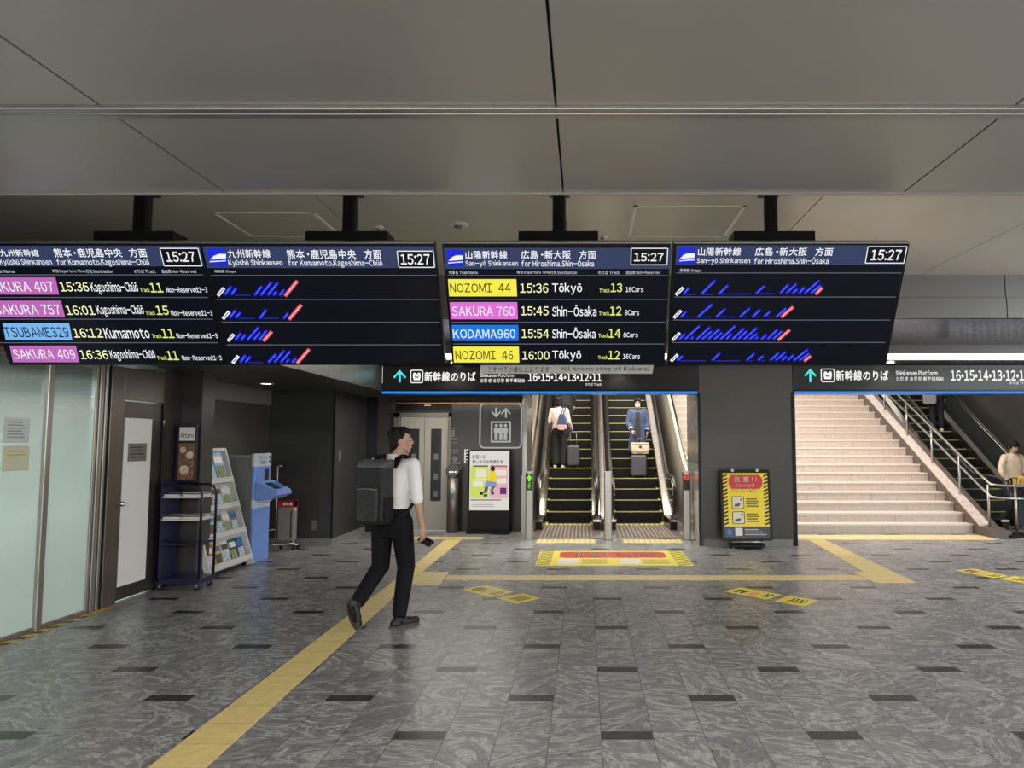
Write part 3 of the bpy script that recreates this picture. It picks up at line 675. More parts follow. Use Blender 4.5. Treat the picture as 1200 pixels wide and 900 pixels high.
slabs(t, 240, 315, 7.5, 0, (205, 635, 255, 575), [(265, 630, 320, 560), (315, 630, 360, 575), (370, 630, 475, 510), (425, 630, 490, 550), (475, 630, 545, 540)], [], (515, 635, 590, 550))
slabs(t, 240, 315, 7.5, 0, (245, 828, 295, 765), [(310, 825, 360, 755), (355, 825, 405, 765), (555, 825, 630, 745), (610, 825, 700, 715), (665, 825, 755, 720), (715, 825, 745, 790), (765, 825, 805, 780)], [(390, 515, 823)], (810, 830, 920, 705))
t = board('rightmost departure screen, four rows of slanted blue station labels', 782, 1038.7, (860, 955.5), (896, 911), (792, 287.5, 1062, 310.6)); t['lean0'] = -.06; t['lean1'] = -.24
icon(t, (795, 290, 815, 309.7))
title(t, '山陽新幹線', (818, 290, 868.3, 299.6), 'San-yō Shinkansen', (816.5, 302, 879, 309.7), '広島・新大阪', (885, 290, 945.7, 299.8), (955.5, 290, 976, 299.8), 'for Hiroshima,Shin-Ōsaka', (883.7, 301.2, 971, 309.8))
clock(t, (1015, 288.5, 1061.3, 308.7), (1020.5, 292.4, 1056, 305))
tx(t, 'column_heading', '停車駅 Stops', E_DIM, (796.4, 314.7, 822, 319.2))
seps(t, 792, 1056, (319.8, 348, 375, 401.2))
K = 6.316
slabs(t, 780, 310, K, 0, (75, 225, 130, 170), [(130, 220, 175, 170), (262, 220, 370, 115), (390, 220, 465, 150), (665, 218, 735, 155), (845, 215, 910, 145), (890, 215, 970, 140), (935, 215, 980, 178), (985, 215, 1030, 165), (1025, 215, 1140, 115), (1070, 215, 1150, 150)], [(150, 225, 220), (275, 350, 220), (410, 630, 217), (690, 805, 215)], (1110, 220, 1160, 170))
slabs(t, 780, 310, K, 0, (60, 395, 115, 340), [(110, 390, 155, 345), (235, 390, 350, 290), (370, 390, 445, 325), (545, 390, 625, 320), (640, 390, 705, 330), (725, 390, 775, 345), (815, 390, 895, 320)], [(130, 205, 388), (270, 335, 388), (400, 515, 388), (575, 605, 388), (665, 690, 388), (755, 780, 388)], (855, 390, 945, 312))
slabs(t, 780, 310, K, 0, (50, 560, 105, 505), [(95, 558, 145, 510), (140, 555, 255, 450), (185, 555, 207, 530), (225, 557, 330, 460), (265, 556, 345, 488), (310, 556, 400, 475), (355, 556, 420, 500), (400, 556, 520, 450), (445, 556, 490, 510), (490, 556, 582, 470), (530, 556, 605, 488), (575, 556, 680, 465), (615, 555, 682, 508), (660, 553, 688, 530), (705, 555, 750, 515), (750, 555, 830, 478), (790, 555, 865, 488)], [], (830, 560, 920, 482))
slabs(t, 780, 310, K, 0, (40, 715, 90, 665), [(85, 712, 130, 672), (340, 712, 405, 652), (595, 712, 660, 655), (680, 712, 725, 672), (770, 712, 840, 650), (810, 712, 890, 645), (855, 712, 900, 675), (900, 712, 950, 665), (945, 712, 1055, 625), (985, 712, 1065, 655)], [(105, 300, 712), (365, 555, 712), (620, 650, 712), (705, 730, 712)], (1025, 715, 1075, 675))

# paper strip hanging under the third screen
FB = Frame((0, 6.10, 0), (1, 0, 0), (0, 0, 1))
pb = [FB.px(563.5, 428), FB.px(766, 427), FB.px(764.5, 438), FB.px(562.5, 438)]
ps = thing('paper_banner', 'white printed paper strip hung under the third departure screen', 'notice', FB.at(sum(p[0] for p in pb) / 4, pb[2][1]))
q = MB(); FB.slab(q, pb, 0, .002); q.build('strip', mat('grey_paper', S(178, 178, 172), .6), ps)
FB.ptext('strip_lettering', '（すべて小倉に止まります', M_INK, ps, 573, 429.3, 644, 436.6, e=.003, bold=.006)
FB.ptext('strip_lettering', 'All trains stop at Kokura)', M_INK, ps, 657, 429, 761, 436, e=.003, bold=.006)
q = MB()
for xx in (pb[0][0] + .12, pb[1][0] - .12): q.cyl(FB.at(xx, pb[0][1] - .01, -.004), FB.at(xx, 2.288, -.004), .004, n=8)
q.build('hanging_clip', M_STEEL, ps)

# ------------------------------------------------------------------ platform direction signs on the lintel
FS = Frame((0, YF, 0), (1, 0, 0), (0, 0, 1))
E_SW = em('sign_white', 250, 250, 246, 1.05); E_CY = em('sign_cyan', 70, 230, 236)
def psign(label, x0, x1, dx, arrow, ic, jp, en, kr, num, sub):
    t = thing('direction_sign', label, 'sign', ((x0 + x1) / 2, YF, 2.49))
    MB().box(x0, x1, YF - .004, YF + .012, 2.495, 2.885).build('sign_panel', M_SIGN, t)
    a0, b0, a1, b1 = arrow; w = a1 - a0
    xm = (a0 + a1) / 2; k = 2.0
    FS.ppoly('arrow', E_CY, t, [(xm, b0), (a1, b0 + w * .55), (a1 - 1.2, b0 + w * .55 + 1.8), (xm + k * .6, b0 + 4.6), (xm + k * .6, b1), (xm - k * .6, b1), (xm - k * .6, b0 + 4.6), (a0 + 1.2, b0 + w * .55 + 1.8), (a0, b0 + w * .55)], .004, .007)
    i = FS.prect('train_icon', E_SW, t, *ic, e0=.004, e1=.006, r=.03)
    FS.prect('icon_field', M_INK, i, ic[0] + 1, ic[1] + 1, ic[2] - 1, ic[3] - 1, e0=.006, e1=.0065, r=.02)
    x0_, y0_, x1_, y1_ = ic; w, h = x1_ - x0_, y1_ - y0_
    FS.ppoly('train_front', E_SW, i, [(x0_ + w * f, y0_ + h * g) for f, g in ((.24, .22), (.4, .22), (.45, .32), (.55, .32), (.6, .22), (.76, .22), (.8, .5), (.74, .78), (.26, .78), (.2, .5))], .0065, .007)
    FS.ppoly('train_window', M_INK, i, [(x0_ + w * f, y0_ + h * g) for f, g in ((.32, .4), (.45, .52), (.55, .52), (.68, .4), (.62, .6), (.38, .6))], .007, .0074)
    kw = dict(e=.006)
    FS.ptext('line_lettering', '新幹線のりば', E_SW, t, *jp, bold=.02, **kw); FS.ptext('english_lettering', 'Shinkansen Platform', E_SW, t, *en, bold=.012, **kw)
    FS.ptext('korean_and_chinese_lettering', '신칸센 승강장 新干线站台', E_SW, t, *kr, bold=.01, **kw)
    FS.ptext('platform_numbers', '16•15•14•13•12•11', E_SW, t, *num, bold=.02, **kw)
    FS.ptext('track_lettering', 'のりば Track', E_SW, t, *sub, bold=.01, **kw)
psign('black platform sign with cyan arrow above the escalators', -3.27, 1.84, 0, (461, 433.5, 476, 448), (481, 433.5, 496, 449), (497.5, 435.5, 557.5, 447.2), (563, 438, 602, 442), (563, 443.5, 615, 448.2), (619, 437, 705, 447), (686, 448.8, 705, 452))
psign('black platform sign with cyan arrow above the stone stairs', 3.38, 9.5, 0, (942.5, 432, 956.5, 447.8), (961.8, 432, 978, 447.8), (979.5, 434, 1041, 446), (1049.5, 434.3, 1098.5, 440), (1050, 441.5, 1105.5, 446), (1114, 434, 1206, 446.2), (1183, 447.3, 1206, 450.5))
# ================================================================== ESCALATORS, STAIRS, ELEVATOR
M_STEP = mat('escalator_step_black', S(17, 16, 17), .5, spec=.25)
M_STEPY = mat('escalator_yellow_edge', S(205, 200, 110), .5)
M_RAIL = mat('handrail_black', S(28, 28, 28), .3)
M_GLASS = mat('clear_glass', S(70, 84, 80), .02, alpha=.12)
M_GROOVE = mat('landing_plate_steel', S(128, 120, 112), .35, .6)
RISE, RUN = .21, .35
def esc_z(y, Y0): return max(0.0, .02 + (y - Y0) * RISE / RUN)
def escalator(label, x0, x1, Y0, n, inner, solid):
    t = thing('escalator', label, 'escalator', ((x0 + x1) / 2, Y0, 0), group='escalators')
    for k in range(n):
        y, z = Y0 + RUN * k, .02 + RISE * k
        q = MB().box(x0 + .01, x1 - .01, y, y + RUN + .02, z - RISE - .02, z - .004)
        q.m(1).box(x0 + .01, x1 - .01, y - .004, y + .03, z - .012, z); q.box(x0 + .01, x0 + .04, y, y + RUN, z - .004, z); q.box(x1 - .04, x1 - .01, y, y + RUN, z - .004, z)
        q.build('step', [M_STEP, M_STEPY], t)
    q = MB().box(x0 - .12, x1 + .12, Y0 - 2.12, Y0 + .02, .0, .012)
    for k in range(14): a = x0 + (x1 - x0) * (k + .2) / 14; q.m(1).box(a, a + .03, Y0 - 2.1, Y0 - .05, .012, .016)
    q.build('landing_plate', [M_GROOVE, mat('landing_ridge', S(176, 160, 150), .35, .5)], t)
    q = MB()
    for k in range(10): a = x0 + (x1 - x0) * (k + .1) / 10; q.box(a, a + .05, Y0 - .22, Y0 - .02, .012, .022)
    q.build('comb_plate', mat('comb_yellow', S(190, 170, 80), .5), t)
    Y1 = Y0 + RUN * n; zt = esc_z(Y1, Y0)
    ys = Y0 - .95
    for sd, xi in ((-1, x0), (1, x1)):
        prof = lambda dz0, dz1: [(Y0 - .95, dz0), (Y0 + .1, dz0), (Y1, zt + dz0), (Y1, zt + dz1), (Y0 + .1 - (dz1 - dz0) * .2, dz1), (Y0 - .95, dz1)]
        a, b = (xi - .005, xi + .012) if sd > 0 else (xi - .012, xi + .005)
        q = MB().prism([(a, y, max(z - .12, .012)) for y, z in prof(0.0, .30)], (b - a, 0, 0)); q.build('skirt_panel', M_BLKMET if sd * inner == 99 else mat('skirt_dark_steel', S(96, 92, 84), .22, .9), t)
        # sloping deck on top of the skirt
        a, b = (xi, xi + .15) if sd > 0 else (xi - .15, xi)
        q = MB().prism([(a, y, z) for y, z in prof(.16, .2)], (b - a, 0, 0)); q.build('deck', M_POL, t)
        q = MB().prism([(a + .02, y, max(z, .012)) for y, z in prof(-.2, .16)], (b - a - .04, 0, 0)); q.build('side_casing', M_BLKMET, t)
        xc = xi + sd * .075
        bal = [(Y0 - .95, .2), (Y0 + .1, .2), (Y1, zt + .2), (Y1, zt + .92), (Y0 + .05, .92), (Y0 - .75, .92), (Y0 - .98, .82), (Y0 - 1.08, .62), (Y0 - 1.04, .38)]
        q = MB().prism([(xc - .006, y, z) for y, z in bal], (.012, 0, 0)); q.build('balustrade', M_POL if solid else M_GLASS, t)
        pts = [(xc, Y0 - .85, .26), (xc, Y0 - 1.05, .34), (xc, Y0 - 1.15, .5), (xc, Y0 - 1.15, .7), (xc, Y0 - 1.05, .88), (xc, Y0 - .85, .97), (xc, Y0 - .4, .985), (xc, Y0 + .1, 1.0), (xc, Y0 + .4, 1.14), (xc, Y1, zt + .96)]
        MB().tube(pts, .036, 12).build('handrail', M_RAIL, t)
        q = MB().tube([(p[0] - sd * .03, p[1], p[2] - .03) for p in pts[3:]], .017, 8); q.build('handrail_guide', M_POL, t)
    return t
M_SIDE = mat('balustrade_steel', S(216, 208, 190), .25, .45, noise=.12, nscale=5)
escalator('left escalator, carrying the woman with the pale top', -.786, .157, 15.0, 18, 0, True)
escalator('middle escalator, carrying the masked traveller in the blue coat', .594, 1.60, 15.0, 18, 0, True)
escalator('escalator at the far right beyond the stair railing', 7.95, 8.95, 15.0, 20, 0, False)
# steel clad parapets beside the escalator pair, filler deck between them
struct('wall_parapet_right', MB().prism([(1.98, 12.95, 0), (1.98, 22, 0), (1.98, 22, 5.3), (1.98, 15.1, 1.25), (1.98, 13.9, .85)], (.06, 0, 0)), M_SIDE)
struct('wall_parapet_left', MB().prism([(-1.12, 13.3, 0), (-1.12, 22, 0), (-1.12, 22, 5.1), (-1.12, 15.1, 1.15), (-1.12, 13.3, 1.05)], (.06, 0, 0)), M_SIDE)
struct('trim_15', MB().prism([(.32, 14.3, .012), (.32, 21.3, 3.6), (.32, 21.3, 4.05), (.32, 14.9, .2), (.32, 14.2, .2)], (.11, 0, 0)), M_POL)
q = MB()
for sx in (2.0, -1.1): q.tube([(sx + .03, 13.7, 1.1), (sx + .03, 15.1, 1.4 if sx > 0 else 1.25), (sx + .03, 22, 5.5 if sx > 0 else 5.3)], .025)
struct('trim_16', q, M_POL)

# stone stairs
st = thing('staircase', 'wide pale stone staircase right of the dark column', 'stairs', (4.7, 13.76, 0))
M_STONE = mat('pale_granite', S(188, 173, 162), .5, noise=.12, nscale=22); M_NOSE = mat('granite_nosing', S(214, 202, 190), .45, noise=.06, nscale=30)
SR, SU, SY = .17, .34, 13.62
for k in range(24):
    y, z = SY + SU * k, SR * (k + 1)
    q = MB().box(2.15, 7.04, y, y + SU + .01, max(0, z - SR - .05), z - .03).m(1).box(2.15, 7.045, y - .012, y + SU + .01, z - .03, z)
    q.m(2)
    for j in range(4): xx = 2.9 + ((k * .37) % .9) + j * 1.25; q.box(xx, xx + .005, y - .0015, y, max(0, z - SR), z - .03)
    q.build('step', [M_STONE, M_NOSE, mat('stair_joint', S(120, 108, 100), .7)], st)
M_KERB = mat('stair_kerb_stone', S(96, 84, 78), .4, noise=.12, nscale=18)
def nz(y): return SR + (y - SY) * SR / SU
q = MB().prism([(7.045, 13.0, 0), (7.045, 21.7, 0), (7.045, 21.7, nz(21.7) + .16), (7.045, 13.42, .16), (7.045, 13.0, .1)], (.34, 0, 0))
q.build('kerb', M_KERB, st)
q = MB().prism([(7.05, 13.42, .16), (7.05, 21.7, nz(21.7) + .16), (7.05, 21.7, nz(21.7) + .185), (7.05, 13.42, .185)], (.2, 0, 0)); q.build('kerb_capping', mat('kerb_capping_granite', S(206, 192, 182), .3, noise=.2, nscale=16), st)
# railing
rl = MB().box(7.35, 7.75, 12.96, 13.3, 0, .05).build('railing', M_BLKMET, st)
def hr(y, h): return nz(y) + h
top = [(7.2, 13.25, .90), (7.2, 21.5, hr(21.5, .80))]; low = [(7.2, 13.25, .68), (7.2, 21.5, hr(21.5, .57))]
for nm, P in (('top_rail', top), ('lower_rail', low)):
    e = P[0][2]; MB().tube([(8.1, 13.1, e - .03), (7.55, 13.12, e - .02), (7.28, 13.15, e - .01), (7.2, 13.25, e + .0), (7.2, 13.6, e + .16), P[1]], .021, 10).build(nm, M_STEEL, rl)
for k, y in enumerate((13.35, 14.35, 15.45, 16.6, 17.8, 19.0, 20.2)):
    MB().cyl((7.2, y, nz(y) - .02 if y > 13.5 else .1), (7.2, y, hr(y, .86)), .022, n=12).build('post', M_STEEL, rl)
for x in (7.55, 8.05): MB().cyl((x, 13.12, 0), (x, 13.12, .9), .022, n=12).build('post', M_STEEL, rl)
MB().box(7.58, 8.03, 13.115, 13.125, .08, .62).build('glass_panel', M_GLASS, rl)

# guide posts in front of the escalators
def gpost(label, x, kind):
    t = thing('guide_post', label, 'post', (x, 12.78, 0), group='steel guide posts')
    MB().rbox(x - .066, x + .066, 12.72, 12.84, 0, 1.15, .02).build('post', M_STEEL, t, bevel=.003)
    f = Frame((x, 12.72, 0), (1, 0, 0), (0, 0, 1))
    if kind:
        d = f.rect('display', mat('display_black', S(12, 12, 12), .2), t, -.055, .83, .055, 1.11, .0, .004, r=.01)
    if kind == 'up':
        g = em('led_green', 120, 255, 30, 1.3); q = MB(); f.slab(q, [(0, 1.1), (.045, 1.03), (.018, 1.03), (.018, .985), (-.018, .985), (-.018, 1.03), (-.045, 1.03)], .004, .006); q.build('green_arrow', g, d)
        f.text('green_lettering', '上', g, d, -.025, .92, .025, .97, e=.006); f.text('green_lettering', 'り', g, d, -.02, .86, .02, .91, e=.006)
    if kind == 'stop':
        r_ = em('led_red', 255, 60, 60, 1.6); q = MB(); n = 28
        q.loft_pts([[f.at(a * math.cos(2 * math.pi * i / n), 1.05 + a * math.sin(2 * math.pi * i / n), .006) for i in range(n)] for a in (.05, .034)], None, False)
        q.build('red_ring', r_, d); q = MB(); f.slab(q, [(-.035, 1.04), (.035, 1.04), (.035, 1.06), (-.035, 1.06)], .004, .007); q.build('red_bar', r_, d)
    return t
gpost('steel post with green up-arrow display left of the left escalator', -.94, 'up')
gpost('plain steel post between the two middle escalators', .40, None)
gpost('steel post with red no-entry display beside the dark column', 1.74, 'stop')

# elevator
el = thing('elevator_door', 'pale two-leaf elevator door with narrow dark windows behind the walking man', 'elevator', (-3.04, 14.0, 0))
M_EL = mat('elevator_cream', S(168, 164, 152), .4, .2); M_ELF = mat('elevator_frame', S(120, 116, 106), .35, .6)
MB().box(-3.58, -3.46, 13.94, 14.1, 0, 2.2).box(-2.56, -2.5, 13.94, 14.1, 0, 2.2).box(-3.58, -2.5, 13.94, 14.1, 2.11, 2.2).build('frame', M_ELF, el, bevel=.006)
f = Frame((0, 13.99, 0), (1, 0, 0), (0, 0, 1))
for xa, xb in ((-3.455, -3.012), (-3.006, -2.563)):
    d = MB().box(xa, xb, 13.99, 14.04, .01, 2.105).build('door_leaf', M_EL, el, bevel=.004)
    xm = (xa + xb) / 2 + (.03 if xa < -3.2 else 0)
    f.rect('window', mat('elevator_window', S(34, 36, 34), .08), d, xm - .1, .55, xm + .1, 1.9, 0, .003, r=.02)
    for z in (1.32, .95, .63): f.rect('sticker', mat('door_sticker', S(110, 110, 106), .5), d, xm - .04, z, xm + .04, z + .11, .003, .0035)
q = MB().box(-3.55, -2.5, 13.985, 14.0, 2.24, 2.42); q.build('indicator_panel', M_BLKMET, el)
f.rect('indicator_light', em('indicator_white', 225, 225, 220, .9), el, -3.02, 2.33, -2.9, 2.345, .006, .009)
# lift pictogram on the lobby wall
FW = Frame((0, 13.99, 0), (1, 0, 0), (0, 0, 1))
ls = thing('elevator_sign', 'white outlined lift pictogram with two arrows above the poster stand', 'sign', (-1.58, 13.99, 1.65))
M_LINE = em('etched_white_glow', 168, 168, 164, 1.0)  # emission brightens the pictogram lines; the decal itself is no lamp
u0, v0 = FW.px(561.5, 525.5); u1, v1 = FW.px(612, 472.5)
def outline(f, a0, b0, a1, b1, r, wd, e0, e1):
    n = 4; A = rrect(a0, a1, b0, b1, r, n); B = rrect(a0 + wd, a1 - wd, b0 + wd, b1 - wd, max(r - wd, .001), n); q = MB()
    q.loft_pts([[f.at(u, v, e) for u, v in P] for P, e in ((A, e0), (A, e1), (B, e1), (B, e0))], None, False); return q
outline(FW, u0, v0, u1, v1, .09, .026, .004, .008).build('frame', M_LINE, ls)
uw = u1 - u0; vh = v1 - v0
for s, fx in ((-1, .39), (1, .62)):
    xm = u0 + uw * fx; ya, yb = v0 + vh * .68, v0 + vh * .9
    tip, tail = (yb, ya) if s > 0 else (ya, yb); q = MB(); w_ = .017
    FW.slab(q, [(xm - w_, tail), (xm + w_, tail), (xm + w_, tip - s * .03), (xm - w_, tip - s * .03)], .004, .008)
    for g in (-1, 1): FW.slab(q, [(xm, tip), (xm + g * .085, tip - s * .095), (xm + g * .085, tip - s * .135), (xm, tip - s * .045)], .004, .008)
    q.build('arrow', M_LINE, ls)
cu0, cu1, cv0, cv1 = u0 + uw * .27, u0 + uw * .74, v0 + vh * .13, v0 + vh * .6
c = outline(FW, cu0, cv0, cu1, cv1, .012, .03, .004, .008).build('cabin', M_LINE, ls)
for k in range(3):
    xm = cu0 + (cu1 - cu0) * (.27 + .23 * k); h0, h1 = cv0 + .045, cv1 - .05; q = MB(); hh = h1 - h0
    FW.slab(q, [(xm + .03 * math.cos(a * math.pi / 6), h1 - .03 + .03 * math.sin(a * math.pi / 6)) for a in range(12)], .004, .008)
    FW.slab(q, rrect(xm - .045, xm + .045, h0 + hh * .42, h1 - .068, .015, 3), .004, .008)
    FW.slab(q, [(xm - .03, h0), (xm + .03, h0), (xm + .03, h0 + hh * .5), (xm - .03, h0 + hh * .5)], .004, .008)
    q.build('figure', M_LINE, c)
# small etched notices left of the call post
en = thing('etched_notice', 'grey etched pictograms and text on the wall right of the elevator door', 'notice', (-2.3, 13.99, 1.2))
M_ETCH = em('etched_grey_glow', 108, 108, 104, 1.0)  # wall marks given a faint glow of their own by emission
a, b = FW.px(526, 514); c_, d_ = FW.px(536, 502)
outline(FW, a, b, c_, d_, .02, .012, .004, .006).build('lift_symbol', M_ETCH, en)
FW.rect('lift_figure', M_ETCH, en, a + .05, b + .03, c_ - .05, d_ - .03, .004, .006)
for y in (516, 519, 522, 528, 531, 547, 550):
    p = FW.px(526, y); w_ = .18 + .06 * (y % 3); FW.rect('text_line', M_ETCH, en, p[0], p[1], p[0] + w_, p[1] + .018, .004, .006)
p = FW.px(533, 538); q = MB(); FW.slab(q, [(p[0] + .05 * math.cos(i * .6), p[1] + .05 * math.sin(i * .6)) for i in range(10)], .004, .006); FW.slab(q, [(p[0] - .02, p[1] - .08), (p[0] + .02, p[1] - .08), (p[0] + .02, p[1]), (p[0] - .02, p[1])], .004, .006); FW.slab(q, [(p[0] - .09, p[1] - .1), (p[0] + .1, p[1] - .1), (p[0] + .1, p[1] - .06), (p[0] - .09, p[1] - .06)], .004, .006); q.build('wheelchair_symbol', M_ETCH, en)
# call post
cp = thing('elevator_call_post', 'grey cylindrical call post with black slanted top beside the elevator', 'post', (-2.42, 13.75, 0))
MB().cyl((-2.42, 13.75, 0), (-2.42, 13.75, 1.0), .105, n=28).build('column', mat('post_grey_steel', S(120, 116, 108), .35, .7), cp)
tq = Matrix.Translation((-2.42, 13.74, 1.12)) @ Matrix.Rotation(R(60), 4, 'X')
q = MB(); q.loft_pts([[(r * math.cos(2 * math.pi * i / 28), r * 1.15 * math.sin(2 * math.pi * i / 28), z) for i in range(28)] for r, z in ((.1, -.08), (.125, -.03), (.13, 0), (.12, .012))], tq, True, True); q.build('control_head', M_BLACK, cp)
for a in (-.05, 0, .05): MB().cyl(tq @ Vector((a, -.03, .012)), tq @ Vector((a, -.03, .018)), .014, n=14).build('button', M_STEEL, cp)
MB().box(-2.44, -2.40, 13.642, 13.65, .72, .78).build('green_label', mat('label_mint', S(170, 230, 210), .5), cp)
# notice between post and poster stand
nb = thing('notice', 'narrow white notice with black marks at the top left of the poster stand', 'notice', (-2.2, 13.98, 1.15))
a, b = FW.px(544, 543); c_, d_ = FW.px(551.5, 526.5)
FW.rect('sheet', M_PAPER, nb, a, b, c_, d_, .0, .006)
q = MB()
for k in range(4): FW.slab(q, rrect(a + .03, c_ - .03, b + .02 + k * .06, b + .06 + k * .06, .01, 2), .006, .007)
q.build('marks', M_INK, nb)
# poster stand
pk = thing('poster_stand', 'black digital poster stand with a yellow, pink and white poster by the elevator', 'poster stand', (-1.78, 13.68, 0))
fp = Frame((0, 13.6, 0), (1, 0, 0), (0, 0, 1))
a0, b0 = fp.px(547.5, 624); a1, b1 = fp.px(598, 527)
MB().box(a0, a1, 13.6, 13.75, .05, b1).build('housing', M_BLACK, pk, bevel=.008)
MB().box(a0 - .01, a1 + .01, 13.52, 13.84, .0, .055).build('base', M_BLACK, pk, bevel=.01)
s0, t0 = fp.px(550, 598); s1, t1 = fp.px(597, 528.5)
sc = fp.rect('screen', em('poster_white', 226, 222, 214, .92), pk, s0, t0, s1, t1, .0, .003)
U = lambda a: s0 + (s1 - s0) * a
V = lambda b: t0 + (t1 - t0) * b
fp.rect('yellow_field', em('poster_lime', 206, 220, 96, .95), sc, U(.02), V(.2), U(.48), V(.74), .003, .0036)
fp.rect('pink_field', em('poster_pink', 232, 176, 186, .95), sc, U(.5), V(.2), U(.97), V(.74), .003, .0036)
POI = em('poster_ink', 40, 36, 40)
fp.text('headline', 'お互いに', POI, sc, U(.06), V(.87), U(.4), V(.935), e=.005, bold=.02); fp.text('headline', '思いやりの気持ちを', POI, sc, U(.06), V(.785), U(.84), V(.85), e=.005, bold=.02)
fp.rect('headline_bar', POI, sc, U(.08), V(.735), U(.46), V(.755), .0036, .0042); fp.rect('headline_bar', em('bar_crimson', 150, 60, 80), sc, U(.52), V(.735), U(.94), V(.755), .0036, .0042)
for k, (x_, y_, w_, h_) in enumerate(((.16, .55, .26, .14), (.08, .4, .26, .09), (.12, .5, .3, .03), (.63, .58, .3, .1), (.68, .45, .25, .09))): fp.rect('text_bubble', em('bubble', 226, 222, 206), sc, U(x_), V(y_), U(x_ + w_), V(y_ + h_), .0036, .0042, r=.02)
def blob2(nm, m, pts, e=.005): 
    q = MB(); fp.slab(q, [(U(a), V(b)) for a, b in pts], e - .0006, e); q.build(nm, m, sc)
blob2('figure_hair', POI, [(.58 + .06 * math.cos(i * .63), .70 + .045 * math.sin(i * .63)) for i in range(10)], .006)
blob2('figure_shirt', em('figure_yellow', 236, 206, 30), [(.54, .66), (.64, .66), (.7, .53), (.66, .48), (.5, .5), (.48, .58)])
blob2('figure_skirt', em('figure_blue', 128, 150, 186), [(.44, .5), (.68, .47), (.68, .38), (.52, .4), (.36, .38)])
blob2('figure_legs', em('figure_grey', 92, 88, 96), [(.4, .4), (.48, .4), (.44, .3), (.34, .28)]); blob2('figure_legs', em('figure_grey', 92, 88, 96), [(.56, .4), (.64, .4), (.58, .31), (.52, .3)])
blob2('figure_shoes', POI, [(.26, .31), (.34, .31), (.34, .26), (.26, .26)]); blob2('figure_shoes', POI, [(.36, .27), (.46, .27), (.44, .23), (.36, .23)]); blob2('figure_shoes', POI, [(.54, .3), (.62, .32), (.62, .27), (.56, .26)])
blob2('priority_symbol', em('badge_violet', 84, 50, 130), [(.77, .27), (.93, .27), (.93, .38), (.77, .38)])
fp.rect('footer_line', POI, sc, U(.03), V(.165), U(.8), V(.18), .003, .0042)
q = MB()
for k in range(3): fp.slab(q, [(U(.05), V(.06 + k * .03)), (U(.62), V(.06 + k * .03)), (U(.62), V(.07 + k * .03)), (U(.05), V(.07 + k * .03))], .003, .0042)
q.build('footer_text', em('footer_grey', 150, 148, 146), sc)

# caution stand in front of the column
cs = thing('caution_stand', 'black-framed stand with a yellow and red caution poster against the dark column', 'sign', (2.55, 11.8, 0))
fy = 11.72; lean = R(7)
cf = Frame((G(870, 640).x, fy, .14), (1, 0, 0), (0, math.sin(lean), math.cos(lean)))
c00, c11 = cf.px(848, 635.5), cf.px(900.5, 552); w_ = (c11[0] - c00[0]); h_ = c11[1] - max(c00[1], .0); ux = c00[0]; vb = max(c00[1], 0)
UU = lambda a: ux + w_ * a
VV = lambda b: vb + h_ * b
q = MB(); cf.slab(q, rrect(ux - .02, ux + w_ + .02, vb - .02, vb + h_ + .02, .03), -.035, 0); q.build('frame', M_BLKMET, cs, bevel=.004)
po = cf.rect('poster', M_YEL, cs, UU(.03), VV(.02), UU(.97), VV(.97), 0, .002)
cf.rect('dark_strip', mat('poster_navy', S(30, 34, 46), .3), po, UU(.03), VV(.02), UU(.97), VV(.185), .002, .0028)
for sd in (0, 1):
    q = MB(); n = 14
    for k in range(n):
        v = .2 + .76 * k / n; a, b = (.03, .12) if sd == 0 else (.88, .97)
        cf.slab(q, [(UU(a), VV(v)), (UU(b), VV(v + .027)), (UU(b), VV(v + .054)), (UU(a), VV(v + .027))], .002, .0028)
    q.build('hazard_stripes', M_INK, po)
cf.rect('red_cartouche', M_RED, po, UU(.15), VV(.74), UU(.86), VV(.935), .002, .0032, r=.07)
q = MB()
for k in range(13): 
    for vv in (.735, .94): cf.slab(q, [(UU(.2 + k * .047), VV(vv) - .008), (UU(.225 + k * .047), VV(vv) - .008), (UU(.225 + k * .047), VV(vv) + .008), (UU(.2 + k * .047), VV(vv) + .008)], .002, .003)
q.build('cartouche_edge', M_INK, po)
cf.text('caution_lettering', '注 意 ! !', M_WHITE, po, UU(.26), VV(.835), UU(.74), VV(.92), e=.0042, bold=.02)
cf.text('caution_lettering', 'Caution!!', M_WHITE, po, UU(.3), VV(.765), UU(.69), VV(.815), e=.0042)
cf.text('instruction_lettering', 'エスカレーターの乗り方', mat('ink_red', S(170, 60, 30), .5), po, UU(.2), VV(.69), UU(.72), VV(.715), e=.0034, bold=.02)
for v in (.44, .22):
    b = cf.rect('picture_box', M_INK, po, UU(.2), VV(v), UU(.46), VV(v + .185), .002, .003, r=.025)
    cf.rect('picture', mat('picture_cream', S(226, 218, 200), .5), b, UU(.215), VV(v + .01), UU(.445), VV(v + .175), .003, .0036, r=.02)
    q = MB(); cf.slab(q, [(UU(.25), VV(v + .03)), (UU(.36), VV(v + .04)), (UU(.38), VV(v + .09)), (UU(.26), VV(v + .07))], .0036, .0042); cf.slab(q, [(UU(.38), VV(v + .12)), (UU(.42), VV(v + .12)), (UU(.42), VV(v + .15)), (UU(.38), VV(v + .15))], .0036, .0042); q.build('picture_figure', mat('figure_grey_ink', S(90, 86, 80), .5), b)
    q = MB()
    for k in range(4): cf.slab(q, [(UU(.5), VV(v + .03 + k * .035)), (UU(.76 - .03 * (k % 2)), VV(v + .03 + k * .035)), (UU(.76 - .03 * (k % 2)), VV(v + .05 + k * .035)), (UU(.5), VV(v + .05 + k * .035))], .002, .0028)
    q.build('lettering', mat('text_olive', S(110, 104, 30), .5), po)
